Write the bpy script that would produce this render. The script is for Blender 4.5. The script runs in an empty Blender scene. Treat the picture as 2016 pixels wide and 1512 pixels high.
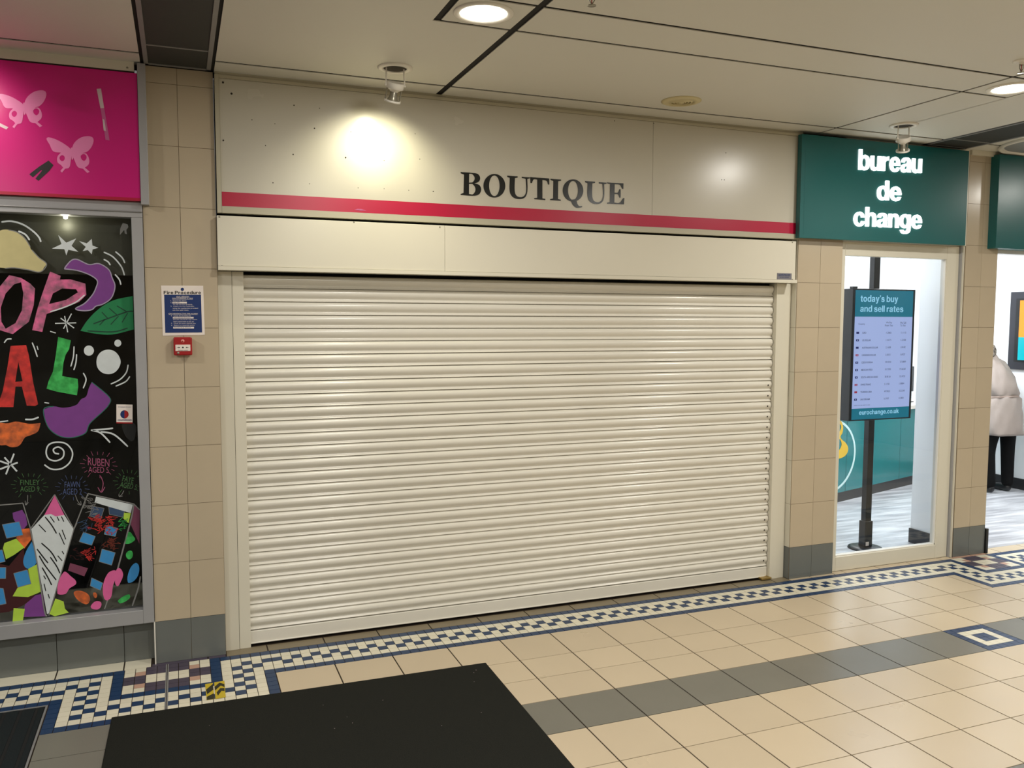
import bpy, bmesh, math, random
from mathutils import Vector, Matrix
random.seed(7)
C = bpy.context.scene
COL = C.collection
PI = math.pi

# ------------------------------------------------------------------ camera
F_PX, YAW, PITCH, ROLL = 1669.84, 0.3739, -0.0763, 0.0032
CAM = Vector((0.4415, -4.6052, 1.7703))
_f = Vector((math.sin(YAW)*math.cos(PITCH), math.cos(YAW)*math.cos(PITCH), math.sin(PITCH)))
_r = Vector((math.cos(YAW), -math.sin(YAW), 0)); _u = _r.cross(_f)
R_ = math.cos(ROLL)*_r + math.sin(ROLL)*_u
U_ = -math.sin(ROLL)*_r + math.cos(ROLL)*_u
cd = bpy.data.cameras.new('camera'); cam = bpy.data.objects.new('camera', cd); COL.objects.link(cam)
cam.matrix_world = Matrix(((R_.x, U_.x, -_f.x, CAM.x), (R_.y, U_.y, -_f.y, CAM.y), (R_.z, U_.z, -_f.z, CAM.z), (0, 0, 0, 1)))
cd.sensor_fit = 'HORIZONTAL'; cd.sensor_width = 36; cd.lens = F_PX/2016*36; cd.clip_start = 0.05; cd.clip_end = 100
C.camera = cam

def at(px, py, ax, val):
    """world point where the sight line of a photograph pixel meets the plane axis=val"""
    d = _f + R_*((px-1008)/F_PX) - U_*((py-756)/F_PX)
    t = (val-CAM[ax])/d[ax]
    return CAM + d*t

# ------------------------------------------------------------------ world, exposure, lights
w = bpy.data.worlds.new('world'); C.world = w; w.use_nodes = True
w.node_tree.nodes['Background'].inputs[0].default_value = (1.0, 0.97, 0.92, 1)
w.node_tree.nodes['Background'].inputs[1].default_value = 0.22
C.view_settings.view_transform = 'Standard'; C.view_settings.look = 'None'
C.view_settings.exposure = -0.48; C.view_settings.gamma = 1; C.view_settings.use_curve_mapping = False
WARM = (1.0, 0.965, 0.895)

def lamp(name, kind, loc, energy, color, size=0.1, target=None, spot=None, blend=0.5, shape='DISK', size_y=None):
    l = bpy.data.lights.new(name, kind); l.energy = energy; l.color = color
    if kind == 'AREA':
        l.shape = shape; l.size = size
        if size_y: l.size_y = size_y
    elif kind == 'SPOT':
        l.spot_size = spot; l.spot_blend = blend; l.shadow_soft_size = size
    else: l.shadow_soft_size = size
    o = bpy.data.objects.new(name, l); COL.objects.link(o); o.location = loc
    if target is not None:
        o.rotation_euler = (Vector(target)-Vector(loc)).to_track_quat('-Z', 'Y').to_euler()
    return o

DOWNLIGHTS = [(1.616, -1.285), (4.585, -1.285)]
DOWNLIGHTS_FILL = [(-1.35, -1.285), (7.6, -1.285), (-1.35, -3.6), (1.616, -3.6), (4.585, -3.6), (7.6, -3.6), (-1.35, -6.2), (1.616, -6.2), (4.585, -6.2), (7.6, -6.2)]  # unseen downlights, added as fill light for the mall
for i, (x, y) in enumerate(DOWNLIGHTS + DOWNLIGHTS_FILL):
    e = (34 if x < 0 else 26 if x < 4 else 36) if y > -2 else (54 if x < 4 else 40)
    lamp('downlight_lamp', 'AREA', (x, y, 2.975), e, WARM, 0.17)
# the accent spots (bulbs inside the pull-down heads built further down)
lamp('spot_bulb', 'SPOT', (1.46, -.345, 2.872), 8, (1, .95, .70), .018, target=(1.435, 0.0, 2.62), spot=.72, blend=1.0)
lamp('spot_spill', 'SPOT', (1.46, -.345, 2.872), 27, (1, .95, .68), .018, target=(1.43, 0.0, 2.38), spot=2.1, blend=.9)
lamp('spot_bulb', 'SPOT', (-0.45, -0.45, 2.86), 22, (1, .90, .80), 0.02, target=(-0.50, 0, 2.56), spot=1.9, blend=1.0)
# ceiling panels of the bright money exchange
for (x, y, sx, sy, e) in [(6.9, 1.15, 1.2, .6, 105), (7.2, 2.85, 1.2, .6, 45), (5.1, 1.2, .6, .6, 32)]:
    lamp('office_light_lamp', 'AREA', (x, y, 2.93), e, (0.93, 0.97, 1.0), sx, shape='RECTANGLE', size_y=sy)

# ------------------------------------------------------------------ materials
def lin(c):
    return tuple((v/255/12.92 if v/255 <= .04045 else ((v/255+.055)/1.055)**2.4) for v in c)
MATS = {}
def mat(name, rgb, rough=.5, metal=0, spec=.5, var=0, vscale=6, rgb2=None, emis=None, estr=0, bump=0, bscale=200, coat=0, island=0, stretch=None, rvar=0):
    if name in MATS: return MATS[name]
    m = bpy.data.materials.new(name); m.use_nodes = True; nt = m.node_tree; b = nt.nodes['Principled BSDF']
    c = lin(rgb)
    b.inputs['Base Color'].default_value = (*c, 1)
    b.inputs['Roughness'].default_value = rough; b.inputs['Metallic'].default_value = metal
    b.inputs['Specular IOR Level'].default_value = spec; b.inputs['Coat Weight'].default_value = coat
    b.inputs['Coat Roughness'].default_value = .08
    tc = nt.nodes.new('ShaderNodeTexCoord'); src = tc.outputs['Object']
    if stretch:
        mp = nt.nodes.new('ShaderNodeMapping'); mp.inputs['Scale'].default_value = stretch
        nt.links.new(src, mp.inputs['Vector']); src = mp.outputs['Vector']
    if var or rgb2:
        n = nt.nodes.new('ShaderNodeTexNoise'); n.inputs['Scale'].default_value = vscale; n.inputs['Detail'].default_value = 5
        nt.links.new(src, n.inputs['Vector'])
        mx = nt.nodes.new('ShaderNodeMix'); mx.data_type = 'RGBA'
        if rgb2:
            c2 = lin(rgb2)
            rp = nt.nodes.new('ShaderNodeMapRange'); rp.inputs[1].default_value = .5-max(var, .05); rp.inputs[2].default_value = .5+max(var, .05)
            nt.links.new(n.outputs['Fac'], rp.inputs[0]); nt.links.new(rp.outputs[0], mx.inputs[0])
        else:
            c2 = tuple(v*(1-var) for v in c); nt.links.new(n.outputs['Fac'], mx.inputs[0])
        mx.inputs[6].default_value = (*c, 1); mx.inputs[7].default_value = (*c2, 1)
        out = mx.outputs[2]
        if island:
            g = nt.nodes.new('ShaderNodeNewGeometry'); mr = nt.nodes.new('ShaderNodeMapRange')
            mr.inputs[3].default_value = 1-island; mr.inputs[4].default_value = 1
            nt.links.new(g.outputs['Random Per Island'], mr.inputs[0])
            vm = nt.nodes.new('ShaderNodeVectorMath'); vm.operation = 'SCALE'
            nt.links.new(out, vm.inputs[0]); nt.links.new(mr.outputs[0], vm.inputs['Scale']); out = vm.outputs[0]
        nt.links.new(out, b.inputs['Base Color'])
    if rvar:
        n3 = nt.nodes.new('ShaderNodeTexNoise'); n3.inputs['Scale'].default_value = 3; n3.inputs['Detail'].default_value = 4
        nt.links.new(src, n3.inputs['Vector']); mr3 = nt.nodes.new('ShaderNodeMapRange')
        mr3.inputs[3].default_value = rough-rvar; mr3.inputs[4].default_value = rough+rvar
        nt.links.new(n3.outputs['Fac'], mr3.inputs[0]); nt.links.new(mr3.outputs[0], b.inputs['Roughness'])
    if bump:
        n2 = nt.nodes.new('ShaderNodeTexNoise'); n2.inputs['Scale'].default_value = bscale; nt.links.new(src, n2.inputs['Vector'])
        bp = nt.nodes.new('ShaderNodeBump'); bp.inputs['Strength'].default_value = bump; bp.inputs['Distance'].default_value = .002
        nt.links.new(n2.outputs['Fac'], bp.inputs['Height']); nt.links.new(bp.outputs[0], b.inputs['Normal'])
    if emis:
        b.inputs['Emission Color'].default_value = (*lin(emis), 1); b.inputs['Emission Strength'].default_value = estr
    MATS[name] = m
    return m

def glass_mat(name, tint=(1, 1, 1), refl=1.0):
    m = bpy.data.materials.new(name); m.use_nodes = True; nt = m.node_tree; nt.nodes.clear()
    o = nt.nodes.new('ShaderNodeOutputMaterial'); t = nt.nodes.new('ShaderNodeBsdfTransparent'); t.inputs[0].default_value = (*tint, 1)
    g = nt.nodes.new('ShaderNodeBsdfGlossy'); g.inputs['Roughness'].default_value = .01
    fr = nt.nodes.new('ShaderNodeFresnel'); fr.inputs[0].default_value = 1.5
    ml = nt.nodes.new('ShaderNodeMath'); ml.operation = 'MULTIPLY'; ml.inputs[1].default_value = refl
    mx = nt.nodes.new('ShaderNodeMixShader')
    nt.links.new(fr.outputs[0], ml.inputs[0]); nt.links.new(ml.outputs[0], mx.inputs[0])
    nt.links.new(t.outputs[0], mx.inputs[1]); nt.links.new(g.outputs[0], mx.inputs[2]); nt.links.new(mx.outputs[0], o.inputs[0])
    return m

M = dict(
 ceil=mat('ceiling_paint', (216, 214, 204), .6, var=.05, vscale=1.2),
 void=mat('ceiling_void', (26, 23, 20), .9),
 gap=mat('joint_shadow_grey', (52, 44, 34), .9),
 grout=mat('wall_grout', (146, 130, 104), .8),
 tile=mat('wall_tile_cream', (196, 181, 156), .22, var=.08, vscale=5, island=.05, rvar=.04),
 tiled=mat('wall_tile_grey', (112, 116, 113), .25, var=.1, vscale=8, island=.06),
 fgrout=mat('floor_grout', (50, 38, 26), .8),
 ftile=mat('floor_tile_cream', (210, 193, 165), .30, var=.10, vscale=2.5, island=.09, rvar=.07),
 fgrey=mat('floor_tile_grey', (122, 120, 110), .33, var=.14, vscale=3, island=.08, rvar=.07),
 mwhite=mat('mosaic_white', (232, 226, 204), .33, var=.08, vscale=14, island=.08),
 mblue=mat('mosaic_blue', (22, 56, 96), .35, var=.12, vscale=14, island=.06),
 mpurp=mat('mosaic_purple', (80, 72, 88), .4, var=.12, vscale=14, island=.12),
 mpink=mat('mosaic_pink', (196, 158, 138), .4, var=.12, vscale=14),
 cream=mat('cream_painted_metal', (224, 219, 202), .25, var=.05, vscale=2, rvar=.05),
 shut=mat('shutter_enamel', (232, 228, 216), .24, var=.07, vscale=3, rvar=.06),
 fascia=mat('fascia_laminate', (198, 193, 178), .26, var=.04, vscale=2, rvar=.03),
 fframe=mat('fascia_frame_metal', (186, 180, 158), .35, var=.06, vscale=5),
 red=mat('crimson_stripe', (178, 16, 58), .28),
 ink=mat('glossy_black_lettering', (14, 18, 17), .22),
 alu=mat('aluminium', (172, 172, 174), .38, metal=.2, var=.1, vscale=9),
 aludull=mat('dull_aluminium', (150, 150, 150), .45, metal=.3, var=.15, vscale=14),
 pink=mat('magenta_board', (206, 16, 122), .25, rvar=.03),
 butter=mat('butterfly_vinyl', (236, 134, 188), .3),
 tape=mat('clear_tape', (214, 190, 196), .35),
 tape2=mat('clear_tape_thin', (196, 96, 150), .3),
 btape=mat('black_tape', (34, 30, 34), .5),
 teal=mat('teal_sign_board', (10, 92, 92), .3, rvar=.03),
 letter=mat('lit_sign_letter', (255, 255, 255), .4, emis=(250, 255, 252), estr=3.0),
 rubber=mat('mat_pile', (24, 25, 22), .95, spec=.15, rgb2=(38, 39, 34), var=.1, vscale=420, bump=.8, bscale=500),
 rib=mat('ribbed_mat_pile', (34, 40, 42), .95, spec=.15, var=.3, vscale=200, bump=.8, bscale=400),
 ribd=mat('mat_groove', (12, 14, 15), .8),
 white=mat('white_plastic', (232, 228, 218), .4),
 lens=mat('lamp_lens', (255, 255, 250), .4, emis=(255, 250, 236), estr=9),
 steel=mat('brushed_steel', (150, 146, 132), .35, metal=.7),
 dark=mat('black_metal', (22, 23, 24), .35),
 mesh=mat('vent_mesh_dark', (54, 56, 53), .7, var=.2, vscale=40),
 paper=mat('white_paper', (236, 226, 218), .5),
 navy=mat('navy_print', (8, 44, 104), .4),
 firered=mat('red_plastic', (160, 24, 28), .35),
 black=mat('black_print', (18, 18, 20), .5),
 yel=mat('hazard_yellow', (196, 172, 34), .4),
 office=mat('office_white_wall', (240, 243, 246), .5),
 skirt=mat('office_black_skirting', (38, 38, 40), .35),
 tealc=mat('counter_teal', (34, 126, 130), .16),
 gold=mat('counter_gold', (226, 186, 52), .4),
 palec=mat('counter_pale_ring', (206, 238, 238), .4),
 inside=mat('dark_shop_lining', (20, 21, 20), .8),
 sill=mat('inner_sill', (168, 166, 152), .6),
 darkgrey=mat('dark_grey_frame', (44, 45, 52), .4),
 brass=mat('brass', (176, 150, 90), .4, metal=.8),
)
M['glass'] = glass_mat('shop_glass', (.97, .98, .98), 1.0)
M['glassd'] = glass_mat('dark_shop_glass', (.9, .92, .92), .9)
M['screen_teal'] = mat('screen_teal', (0, 0, 0), .3, emis=(8, 116, 140), estr=1.15)
M['screen_pale'] = mat('screen_pale', (0, 0, 0), .3, emis=(172, 190, 240), estr=1.15)
M['screen_text'] = mat('screen_text', (0, 0, 0), .3, emis=(150, 212, 240), estr=1.2)
M['screen_ink'] = mat('screen_ink', (0, 0, 0), .3, emis=(70, 80, 120), estr=.9)
M['screen_red'] = mat('screen_red', (0, 0, 0), .3, emis=(180, 50, 80), estr=.9)
M['screen_navy'] = mat('screen_navy', (0, 0, 0), .3, emis=(24, 34, 110), estr=.9)
M['screen_orange'] = mat('screen_orange', (0, 0, 0), .3, emis=(255, 176, 40), estr=1.6)
M['screen_cyan'] = mat('screen_cyan', (0, 0, 0), .3, emis=(0, 214, 232), estr=1.4)
# grey-washed office floorboards
def wood_mat():
    m = mat('office_floorboards', (206, 208, 212), .3, rgb2=(150, 152, 158), var=.16, vscale=3.2, stretch=(.55, 5, 1))
    return m
M['boards'] = wood_mat()

# ------------------------------------------------------------------ mesh helpers
class MB:
    def __init__(s): s.v = []; s.f = []; s.mi = []; s.m = []; s.sm = []
    def mat(s, m):
        if m not in s.m: s.m.append(m)
        return s.m.index(m)
    def add(s, vs, fs, m, smooth=False):
        k = len(s.v); s.v += [tuple(v) for v in vs]; i = s.mat(m)
        for f in fs: s.f.append([k+a for a in f]); s.mi.append(i); s.sm.append(smooth)
    def box(s, x0, x1, y0, y1, z0, z1, m):
        s.add([(x0,y0,z0),(x1,y0,z0),(x1,y1,z0),(x0,y1,z0),(x0,y0,z1),(x1,y0,z1),(x1,y1,z1),(x0,y1,z1)],
              [(0,3,2,1),(4,5,6,7),(0,1,5,4),(1,2,6,5),(2,3,7,6),(3,0,4,7)], m)
    def quad(s, a, b, c, d, m): s.add([a, b, c, d], [(0, 1, 2, 3)], m)
    def tube(s, pts, rad, m, n=12, cap=True, smooth=True):
        pts = [Vector(p) for p in pts]; rads = rad if isinstance(rad, (list, tuple)) else [rad]*len(pts)
        vs = []; up = None
        for i, p in enumerate(pts):
            t = (pts[min(i+1, len(pts)-1)]-pts[max(i-1, 0)]).normalized()
            if up is None: up = t.orthogonal().normalized()
            a = (up - t*up.dot(t)).normalized(); up = a; b = t.cross(a)
            for k in range(n):
                an = 2*PI*k/n; vs.append(p+(a*math.cos(an)+b*math.sin(an))*rads[i])
        fs = []
        for i in range(len(pts)-1):
            for k in range(n): fs.append((i*n+k, i*n+(k+1) % n, (i+1)*n+(k+1) % n, (i+1)*n+k))
        s.add(vs, fs, m, smooth)
        if cap:
            s.add(vs[:n], [tuple(range(n))[::-1]], m); s.add(vs[-n:], [tuple(range(n))], m)
    def lathe(s, prof, m, c=(0, 0, 0), axis=(0, 0, 1), n=32, smooth=True):
        ax = Vector(axis).normalized(); a = ax.orthogonal().normalized(); b = ax.cross(a); c = Vector(c)
        vs = [c + ax*h + (a*math.cos(2*PI*k/n)+b*math.sin(2*PI*k/n))*r for r, h in prof for k in range(n)]
        fs = [(i*n+k, i*n+(k+1) % n, (i+1)*n+(k+1) % n, (i+1)*n+k) for i in range(len(prof)-1) for k in range(n)]
        s.add(vs, fs, m, smooth)
    def build(s, name, parent=None, bevel=0, fix=False):
        me = bpy.data.meshes.new(name); me.from_pydata(s.v, [], s.f)
        for m in s.m: me.materials.append(m)
        me.polygons.foreach_set('material_index', s.mi); me.polygons.foreach_set('use_smooth', s.sm)
        if fix:
            bm = bmesh.new(); bm.from_mesh(me); bmesh.ops.recalc_face_normals(bm, faces=bm.faces); bm.to_mesh(me); bm.free()
        me.update()
        o = bpy.data.objects.new(name, me); COL.objects.link(o)
        if parent: adopt(o, parent)
        if bevel:
            b = o.modifiers.new('bevel', 'BEVEL'); b.width = bevel; b.segments = 2; b.limit_method = 'ANGLE'; b.angle_limit = .6
        return o

def adopt(o, p):
    o.parent = p
    o.matrix_parent_inverse = parent_world(p).inverted()
def parent_world(p):
    mtx = Matrix.LocRotScale(p.location, p.rotation_euler, p.scale)
    if p.parent: mtx = parent_world(p.parent) @ p.matrix_parent_inverse @ mtx
    return mtx
def tag(o, label=None, cat=None, group=None, kind=None):
    if label: o['label'] = label
    if cat: o['category'] = cat
    if group: o['group'] = group
    if kind: o['kind'] = kind
    return o
def thing(name, label, cat, loc, group=None):
    o = bpy.data.objects.new(name, None); COL.objects.link(o); o.location = loc; o.empty_display_size = .1
    return tag(o, label, cat, group)
def one_box(name, x0, x1, y0, y1, z0, z1, m, parent=None, bevel=0):
    b = MB(); b.box(min(x0,x1), max(x0,x1), min(y0,y1), max(y0,y1), min(z0,z1), max(z0,z1), m); return b.build(name, parent, bevel)
def struct(o): o['kind'] = 'structure'; return o

# flat outlines (lettering, vinyl, paint) as thin meshes. loops: lists of (a, b[, 1 = smooth])
def plane_y(Y):   # facing the mall (-Y): local x -> X, local y -> Z
    return lambda a, b, c: (a, Y-c, b)
def flat(name, loops, m, mapper, thick=.002, parent=None, label=None, res=8):
    cu = bpy.data.curves.new('outline', 'CURVE'); cu.dimensions = '2D'; cu.fill_mode = 'BOTH'; cu.resolution_u = res; cu.extrude = thick/2
    for lp in loops:
        sp = cu.splines.new('BEZIER'); sp.bezier_points.add(len(lp)-1); sp.use_cyclic_u = True
        n = len(lp)
        for i, (bp, p) in enumerate(zip(sp.bezier_points, lp)):
            bp.co = (p[0], p[1], 0); sm = len(p) > 2 and p[2]
            q, r = lp[i-1], lp[(i+1) % n]
            if sm:
                t = Vector((r[0]-q[0], r[1]-q[1])); L = t.length or 1
                dl = math.dist(q[:2], p[:2])/3; dr = math.dist(r[:2], p[:2])/3
                bp.handle_left_type = bp.handle_right_type = 'FREE'
                bp.handle_left = (p[0]-t.x/L*dl, p[1]-t.y/L*dl, 0); bp.handle_right = (p[0]+t.x/L*dr, p[1]+t.y/L*dr, 0)
            else:
                bp.handle_left_type = bp.handle_right_type = 'FREE'
                bp.handle_left = (p[0]+(q[0]-p[0])/3, p[1]+(q[1]-p[1])/3, 0); bp.handle_right = (p[0]+(r[0]-p[0])/3, p[1]+(r[1]-p[1])/3, 0)
    return curve_mesh(name, cu, m, mapper, thick, parent, label)
def curve_mesh(name, cu, m, mapper, thick, parent, label=None, fit=None):
    t = bpy.data.objects.new('tmp', cu); COL.objects.link(t)
    bpy.context.view_layer.update()
    dg = bpy.context.evaluated_depsgraph_get()
    me = bpy.data.meshes.new_from_object(t.evaluated_get(dg)); COL.objects.unlink(t); bpy.data.objects.remove(t); bpy.data.curves.remove(cu)
    if fit:   # affine: unit ink box -> three corners
        xs = [v.co.x for v in me.vertices]; ys = [v.co.y for v in me.vertices]
        x0, x1, y0, y1 = min(xs), max(xs), min(ys), max(ys)
        TL, TR, BL = [Vector(p) for p in fit]
        for v in me.vertices:
            a = (v.co.x-x0)/(x1-x0); b = (y1-v.co.y)/(y1-y0)
            p = TL+(TR-TL)*a+(BL-TL)*b; z = v.co.z
            v.co = (p.x, p.y-(z+thick/2), p.z) if mapper is None else Vector(p)+mapper*(z+thick/2)
    else:
        for v in me.vertices: v.co = mapper(v.co.x, v.co.y, v.co.z+thick/2)
    me.materials.clear(); me.materials.append(m)
    o = bpy.data.objects.new(name, me); COL.objects.link(o)
    if parent: adopt(o, parent)
    if label: o['label'] = label
    return o
def text(name, s, TL, TR, BL, m, thick=.001, parent=None, bold=0, label=None, normal=None, space=1.0):
    """lettering whose ink box spans the world corners TL, TR, BL"""
    cu = bpy.data.curves.new('t', 'FONT'); cu.body = s; cu.size = 1; cu.extrude = thick/2; cu.offset = bold; cu.resolution_u = 4; cu.space_character = space
    return curve_mesh(name, cu, m, normal, thick, parent, label, fit=(TL, TR, BL))
def ribbon(mb, pts, wpx, m, Y, conv, closed=False):
    """painted stroke: pts in crop pixels, width in the same pixels, laid on plane y=Y"""
    P = []
    pts = [Vector((p[0], p[1])) for p in pts]
    # Catmull-Rom resample
    if len(pts) > 2:
        Q = []
        for i in range(len(pts)-1):
            p0 = pts[max(i-1, 0)]; p1 = pts[i]; p2 = pts[i+1]; p3 = pts[min(i+2, len(pts)-1)]
            for k in range(5):
                t = k/5; Q.append(.5*((2*p1)+(p2-p0)*t+(2*p0-5*p1+4*p2-p3)*t*t+(3*p1-p0-3*p2+p3)*t**3))
        Q.append(pts[-1]); pts = Q
    n = len(pts); vs = []
    for i, p in enumerate(pts):
        t = (pts[min(i+1, n-1)]-pts[max(i-1, 0)]); t = t.normalized() if t.length else Vector((1, 0)); nn = Vector((-t.y, t.x))
        ww = wpx/2*(.75 if i in (0, n-1) else 1)
        for sg in (1, -1):
            q = p+nn*ww*sg; x, y = conv(q.x, q.y); vs.append(at(x, y, 1, Y))
    mb.add(vs, [(2*i, 2*i+1, 2*i+3, 2*i+2) for i in range(n-1)], m)

GL = {}
GL['n'] = (.86, [[(0,0),(0,1),(.26,1),(.26,.87),(.36,.98,1),(.53,1.03,1),(.78,.92,1),(.86,.66,1),(.86,0),(.59,0),(.59,.58),(.56,.74,1),(.44,.80,1),(.31,.73,1),(.27,.52),(.27,0)]])
GL['h'] = (.86, [[(0,0),(0,1.40),(.27,1.40),(.27,.88),(.37,.98,1),(.53,1.03,1),(.78,.92,1),(.86,.66,1),(.86,0),(.59,0),(.59,.58),(.56,.74,1),(.44,.80,1),(.31,.73,1),(.27,.52),(.27,0)]])
GL['u'] = (.86, [[(.86-p[0], 1-p[1])+tuple(p[2:]) for p in GL['n'][1][0]]])
GL['r'] = (.58, [[(0,0),(0,1),(.25,1),(.25,.84),(.36,.98,1),(.58,1.03),(.58,.75),(.40,.73,1),(.29,.62,1),(.27,.45),(.27,0)]])
GL['c'] = (.88, [[(.88,.64),(.62,.62),(.58,.75,1),(.47,.81,1),(.33,.74,1),(.27,.5,1),(.33,.26,1),(.47,.19,1),(.58,.25,1),(.62,.38),(.88,.36),(.77,.10,1),(.47,-.03,1),(.14,.12,1),(0,.5,1),(.14,.88,1),(.47,1.03,1),(.77,.90,1)]])
GL['e'] = (.89, [[(.89,.42),(.27,.42),(.32,.25,1),(.46,.18,1),(.56,.21,1),(.61,.29),(.87,.29),(.75,.07,1),(.46,-.03,1),(.13,.12,1),(0,.5,1),(.13,.88,1),(.45,1.03,1),(.77,.88,1),(.89,.56,1)], [(.28,.60),(.62,.60),(.57,.76,1),(.45,.82,1),(.33,.76,1)]])
GL['a'] = (.88, [[(.04,.69),(.30,.67),(.34,.79,1),(.45,.83,1),(.55,.79,1),(.56,.68,1),(.50,.62,1),(.26,.57,1),(.06,.46,1),(0,.26,1),(.07,.05,1),(.28,-.03,1),(.46,.01,1),(.58,.12),(.60,0),(.88,0),(.83,.12,1),(.83,.32),(.83,.68),(.79,.88,1),(.63,1.01,1),(.44,1.03,1),(.22,1.0,1),(.08,.88,1)], [(.56,.47),(.55,.32,1),(.46,.20,1),(.34,.18,1),(.27,.27,1),(.33,.38,1),(.46,.42,1)]])
RING = [(.46,.81,1),(.60,.73,1),(.65,.5,1),(.60,.27,1),(.46,.19,1),(.32,.27,1),(.27,.5,1),(.32,.73,1)]
GL['b'] = (.92, [[(0,0),(0,1.40),(.27,1.40),(.27,.90),(.38,1.0,1),(.53,1.03,1),(.82,.87,1),(.92,.5,1),(.82,.12,1),(.53,-.03,1),(.37,.01,1),(.26,.12),(.26,0)], RING])
GL['d'] = (.92, [[(.92-p[0], p[1])+tuple(p[2:]) for p in l] for l in GL['b'][1]])
GL['g'] = (.92, [[(.92,1),(.92,.02),(.87,-.24,1),(.70,-.38,1),(.45,-.42,1),(.18,-.36,1),(.04,-.14),(.31,-.12),(.36,-.20,1),(.46,-.22,1),(.60,-.16,1),(.65,-.02),(.65,.14),(.54,.03,1),(.40,0,1),(.11,.14,1),(0,.52,1),(.11,.88,1),(.39,1.03,1),(.55,1.0,1),(.66,.88),(.66,1)], [(p[0], .03+p[1]*.97, 1) for p in RING]])
GL['o'] = (.92, [[(.46,1.03,1),(.80,.88,1),(.92,.5,1),(.80,.12,1),(.46,-.03,1),(.12,.12,1),(0,.5,1),(.12,.88,1)], RING])
GL['s'] = (.84, [[(.80,.70),(.55,.70),(.50,.82,1),(.40,.85,1),(.31,.79,1),(.36,.70,1),(.60,.63,1),(.80,.50,1),(.84,.28,1),(.74,.05,1),(.42,-.03,1),(.10,.06,1),(0,.31),(.26,.31),(.30,.20,1),(.42,.16,1),(.55,.20,1),(.56,.30,1),(.45,.37,1),(.20,.43,1),(.05,.58,1),(.05,.80,1),(.15,.97,1),(.40,1.03,1),(.68,.97,1)]])
GL['t'] = (.55, [[(.13,1.28),(.40,1.28),(.40,1),(.55,1),(.55,.80),(.40,.80),(.40,.28),(.44,.20,1),(.55,.20),(.55,0),(.36,-.02,1),(.18,.05,1),(.13,.25),(.13,.80),(0,.80),(0,1),(.13,1)]])
GL['y'] = (.89, [[(0,1),(.29,1),(.45,.38),(.61,1),(.89,1),(.56,-.05),(.45,-.30,1),(.25,-.40,1),(.08,-.38),(.08,-.16),(.20,-.17,1),(.30,-.08,1),(.31,.02)]])
GL['l'] = (.27, [[(0,0),(0,1.4),(.27,1.4),(.27,0)]])
GL['i'] = (.27, [[(0,0),(0,1),(.27,1),(.27,0)], [(0,1.16),(0,1.4),(.27,1.4),(.27,1.16)]])
GL['k'] = (.88, [[(0,0),(0,1.4),(.27,1.4),(.27,.66),(.55,1),(.86,1),(.54,.62),(.88,0),(.57,0),(.35,.40),(.27,.31),(.27,0)]])
GL['.'] = (.27, [[(0,0),(0,.26),(.27,.26),(.27,0)]])
GL["'"] = (.24, [[(0,1.1),(0,1.4),(.24,1.4),(.24,1.15),(.08,.92),(.0,.98),(.12,1.1)]])
GL['F'] = (.95, [[(0,0),(0,1.38),(.95,1.38),(.95,1.14),(.29,1.14),(.29,.83),(.86,.83),(.86,.60),(.29,.60),(.29,0)]])
GL['P'] = (1.02, [[(0,0),(0,1.38),(.62,1.38),(.92,1.27,1),(1.02,.95,1),(.90,.60,1),(.60,.48),(.29,.48),(.29,0)], [(.29,1.14),(.55,1.14),(.72,1.06,1),(.74,.93,1),(.70,.78,1),(.55,.71),(.29,.71)]])
def grot(name, st_, TL, TR, BL, m, thick, parent, gap=.09):
    """bold grotesque lettering as one thin mesh; its ink box spans TL, TR, BL"""
    TL, TR, BL = Vector(TL), Vector(TR), Vector(BL); L = []; x = 0
    for c in st_:
        if c == ' ': x += .38; continue
        wd, lps = GL[c]; L += [[(x+p[0], p[1])+tuple(p[2:]) for p in l] for l in lps]; x += wd+gap
    W_ = max(p[0] for l in L for p in l); y1 = max(p[1] for l in L for p in l); y0 = min(p[1] for l in L for p in l)
    out = []
    for l in L:
        o_ = []
        for p in l:
            q_ = TL+(TR-TL)*(p[0]/W_)+(BL-TL)*((y1-p[1])/(y1-y0)); o_.append((q_.x, q_.z)+tuple(p[2:]))
        out.append(o_)
    return flat(name, out, m, plane_y(TL.y), thick, parent, None, 4)

# ------------------------------------------------------------------ FLOOR (mall)
PITCH_T = .3018; X0 = 2.654
ROWY = [-.33, -.63, -.865, -1.104, -1.406]
while ROWY[-1] > -8.8: ROWY.append(ROWY[-1]-.3)
def xline(i): return X0+PITCH_T*i
fb = MB()
fb.quad((-3, -9, -.003), (10, -9, -.003), (10, .13, -.003), (-3, .13, -.003), M['fgrout'])
def ftile(x0, x1, y0, y1, m, g=.0026):
    if x1-x0 < .012 or y1-y0 < .012: return
    fb.box(x0+g*1.35, x1-g*1.35, y0+g*.9, y1-g*.9, -.003, 0, m)
CELL = .05
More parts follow.
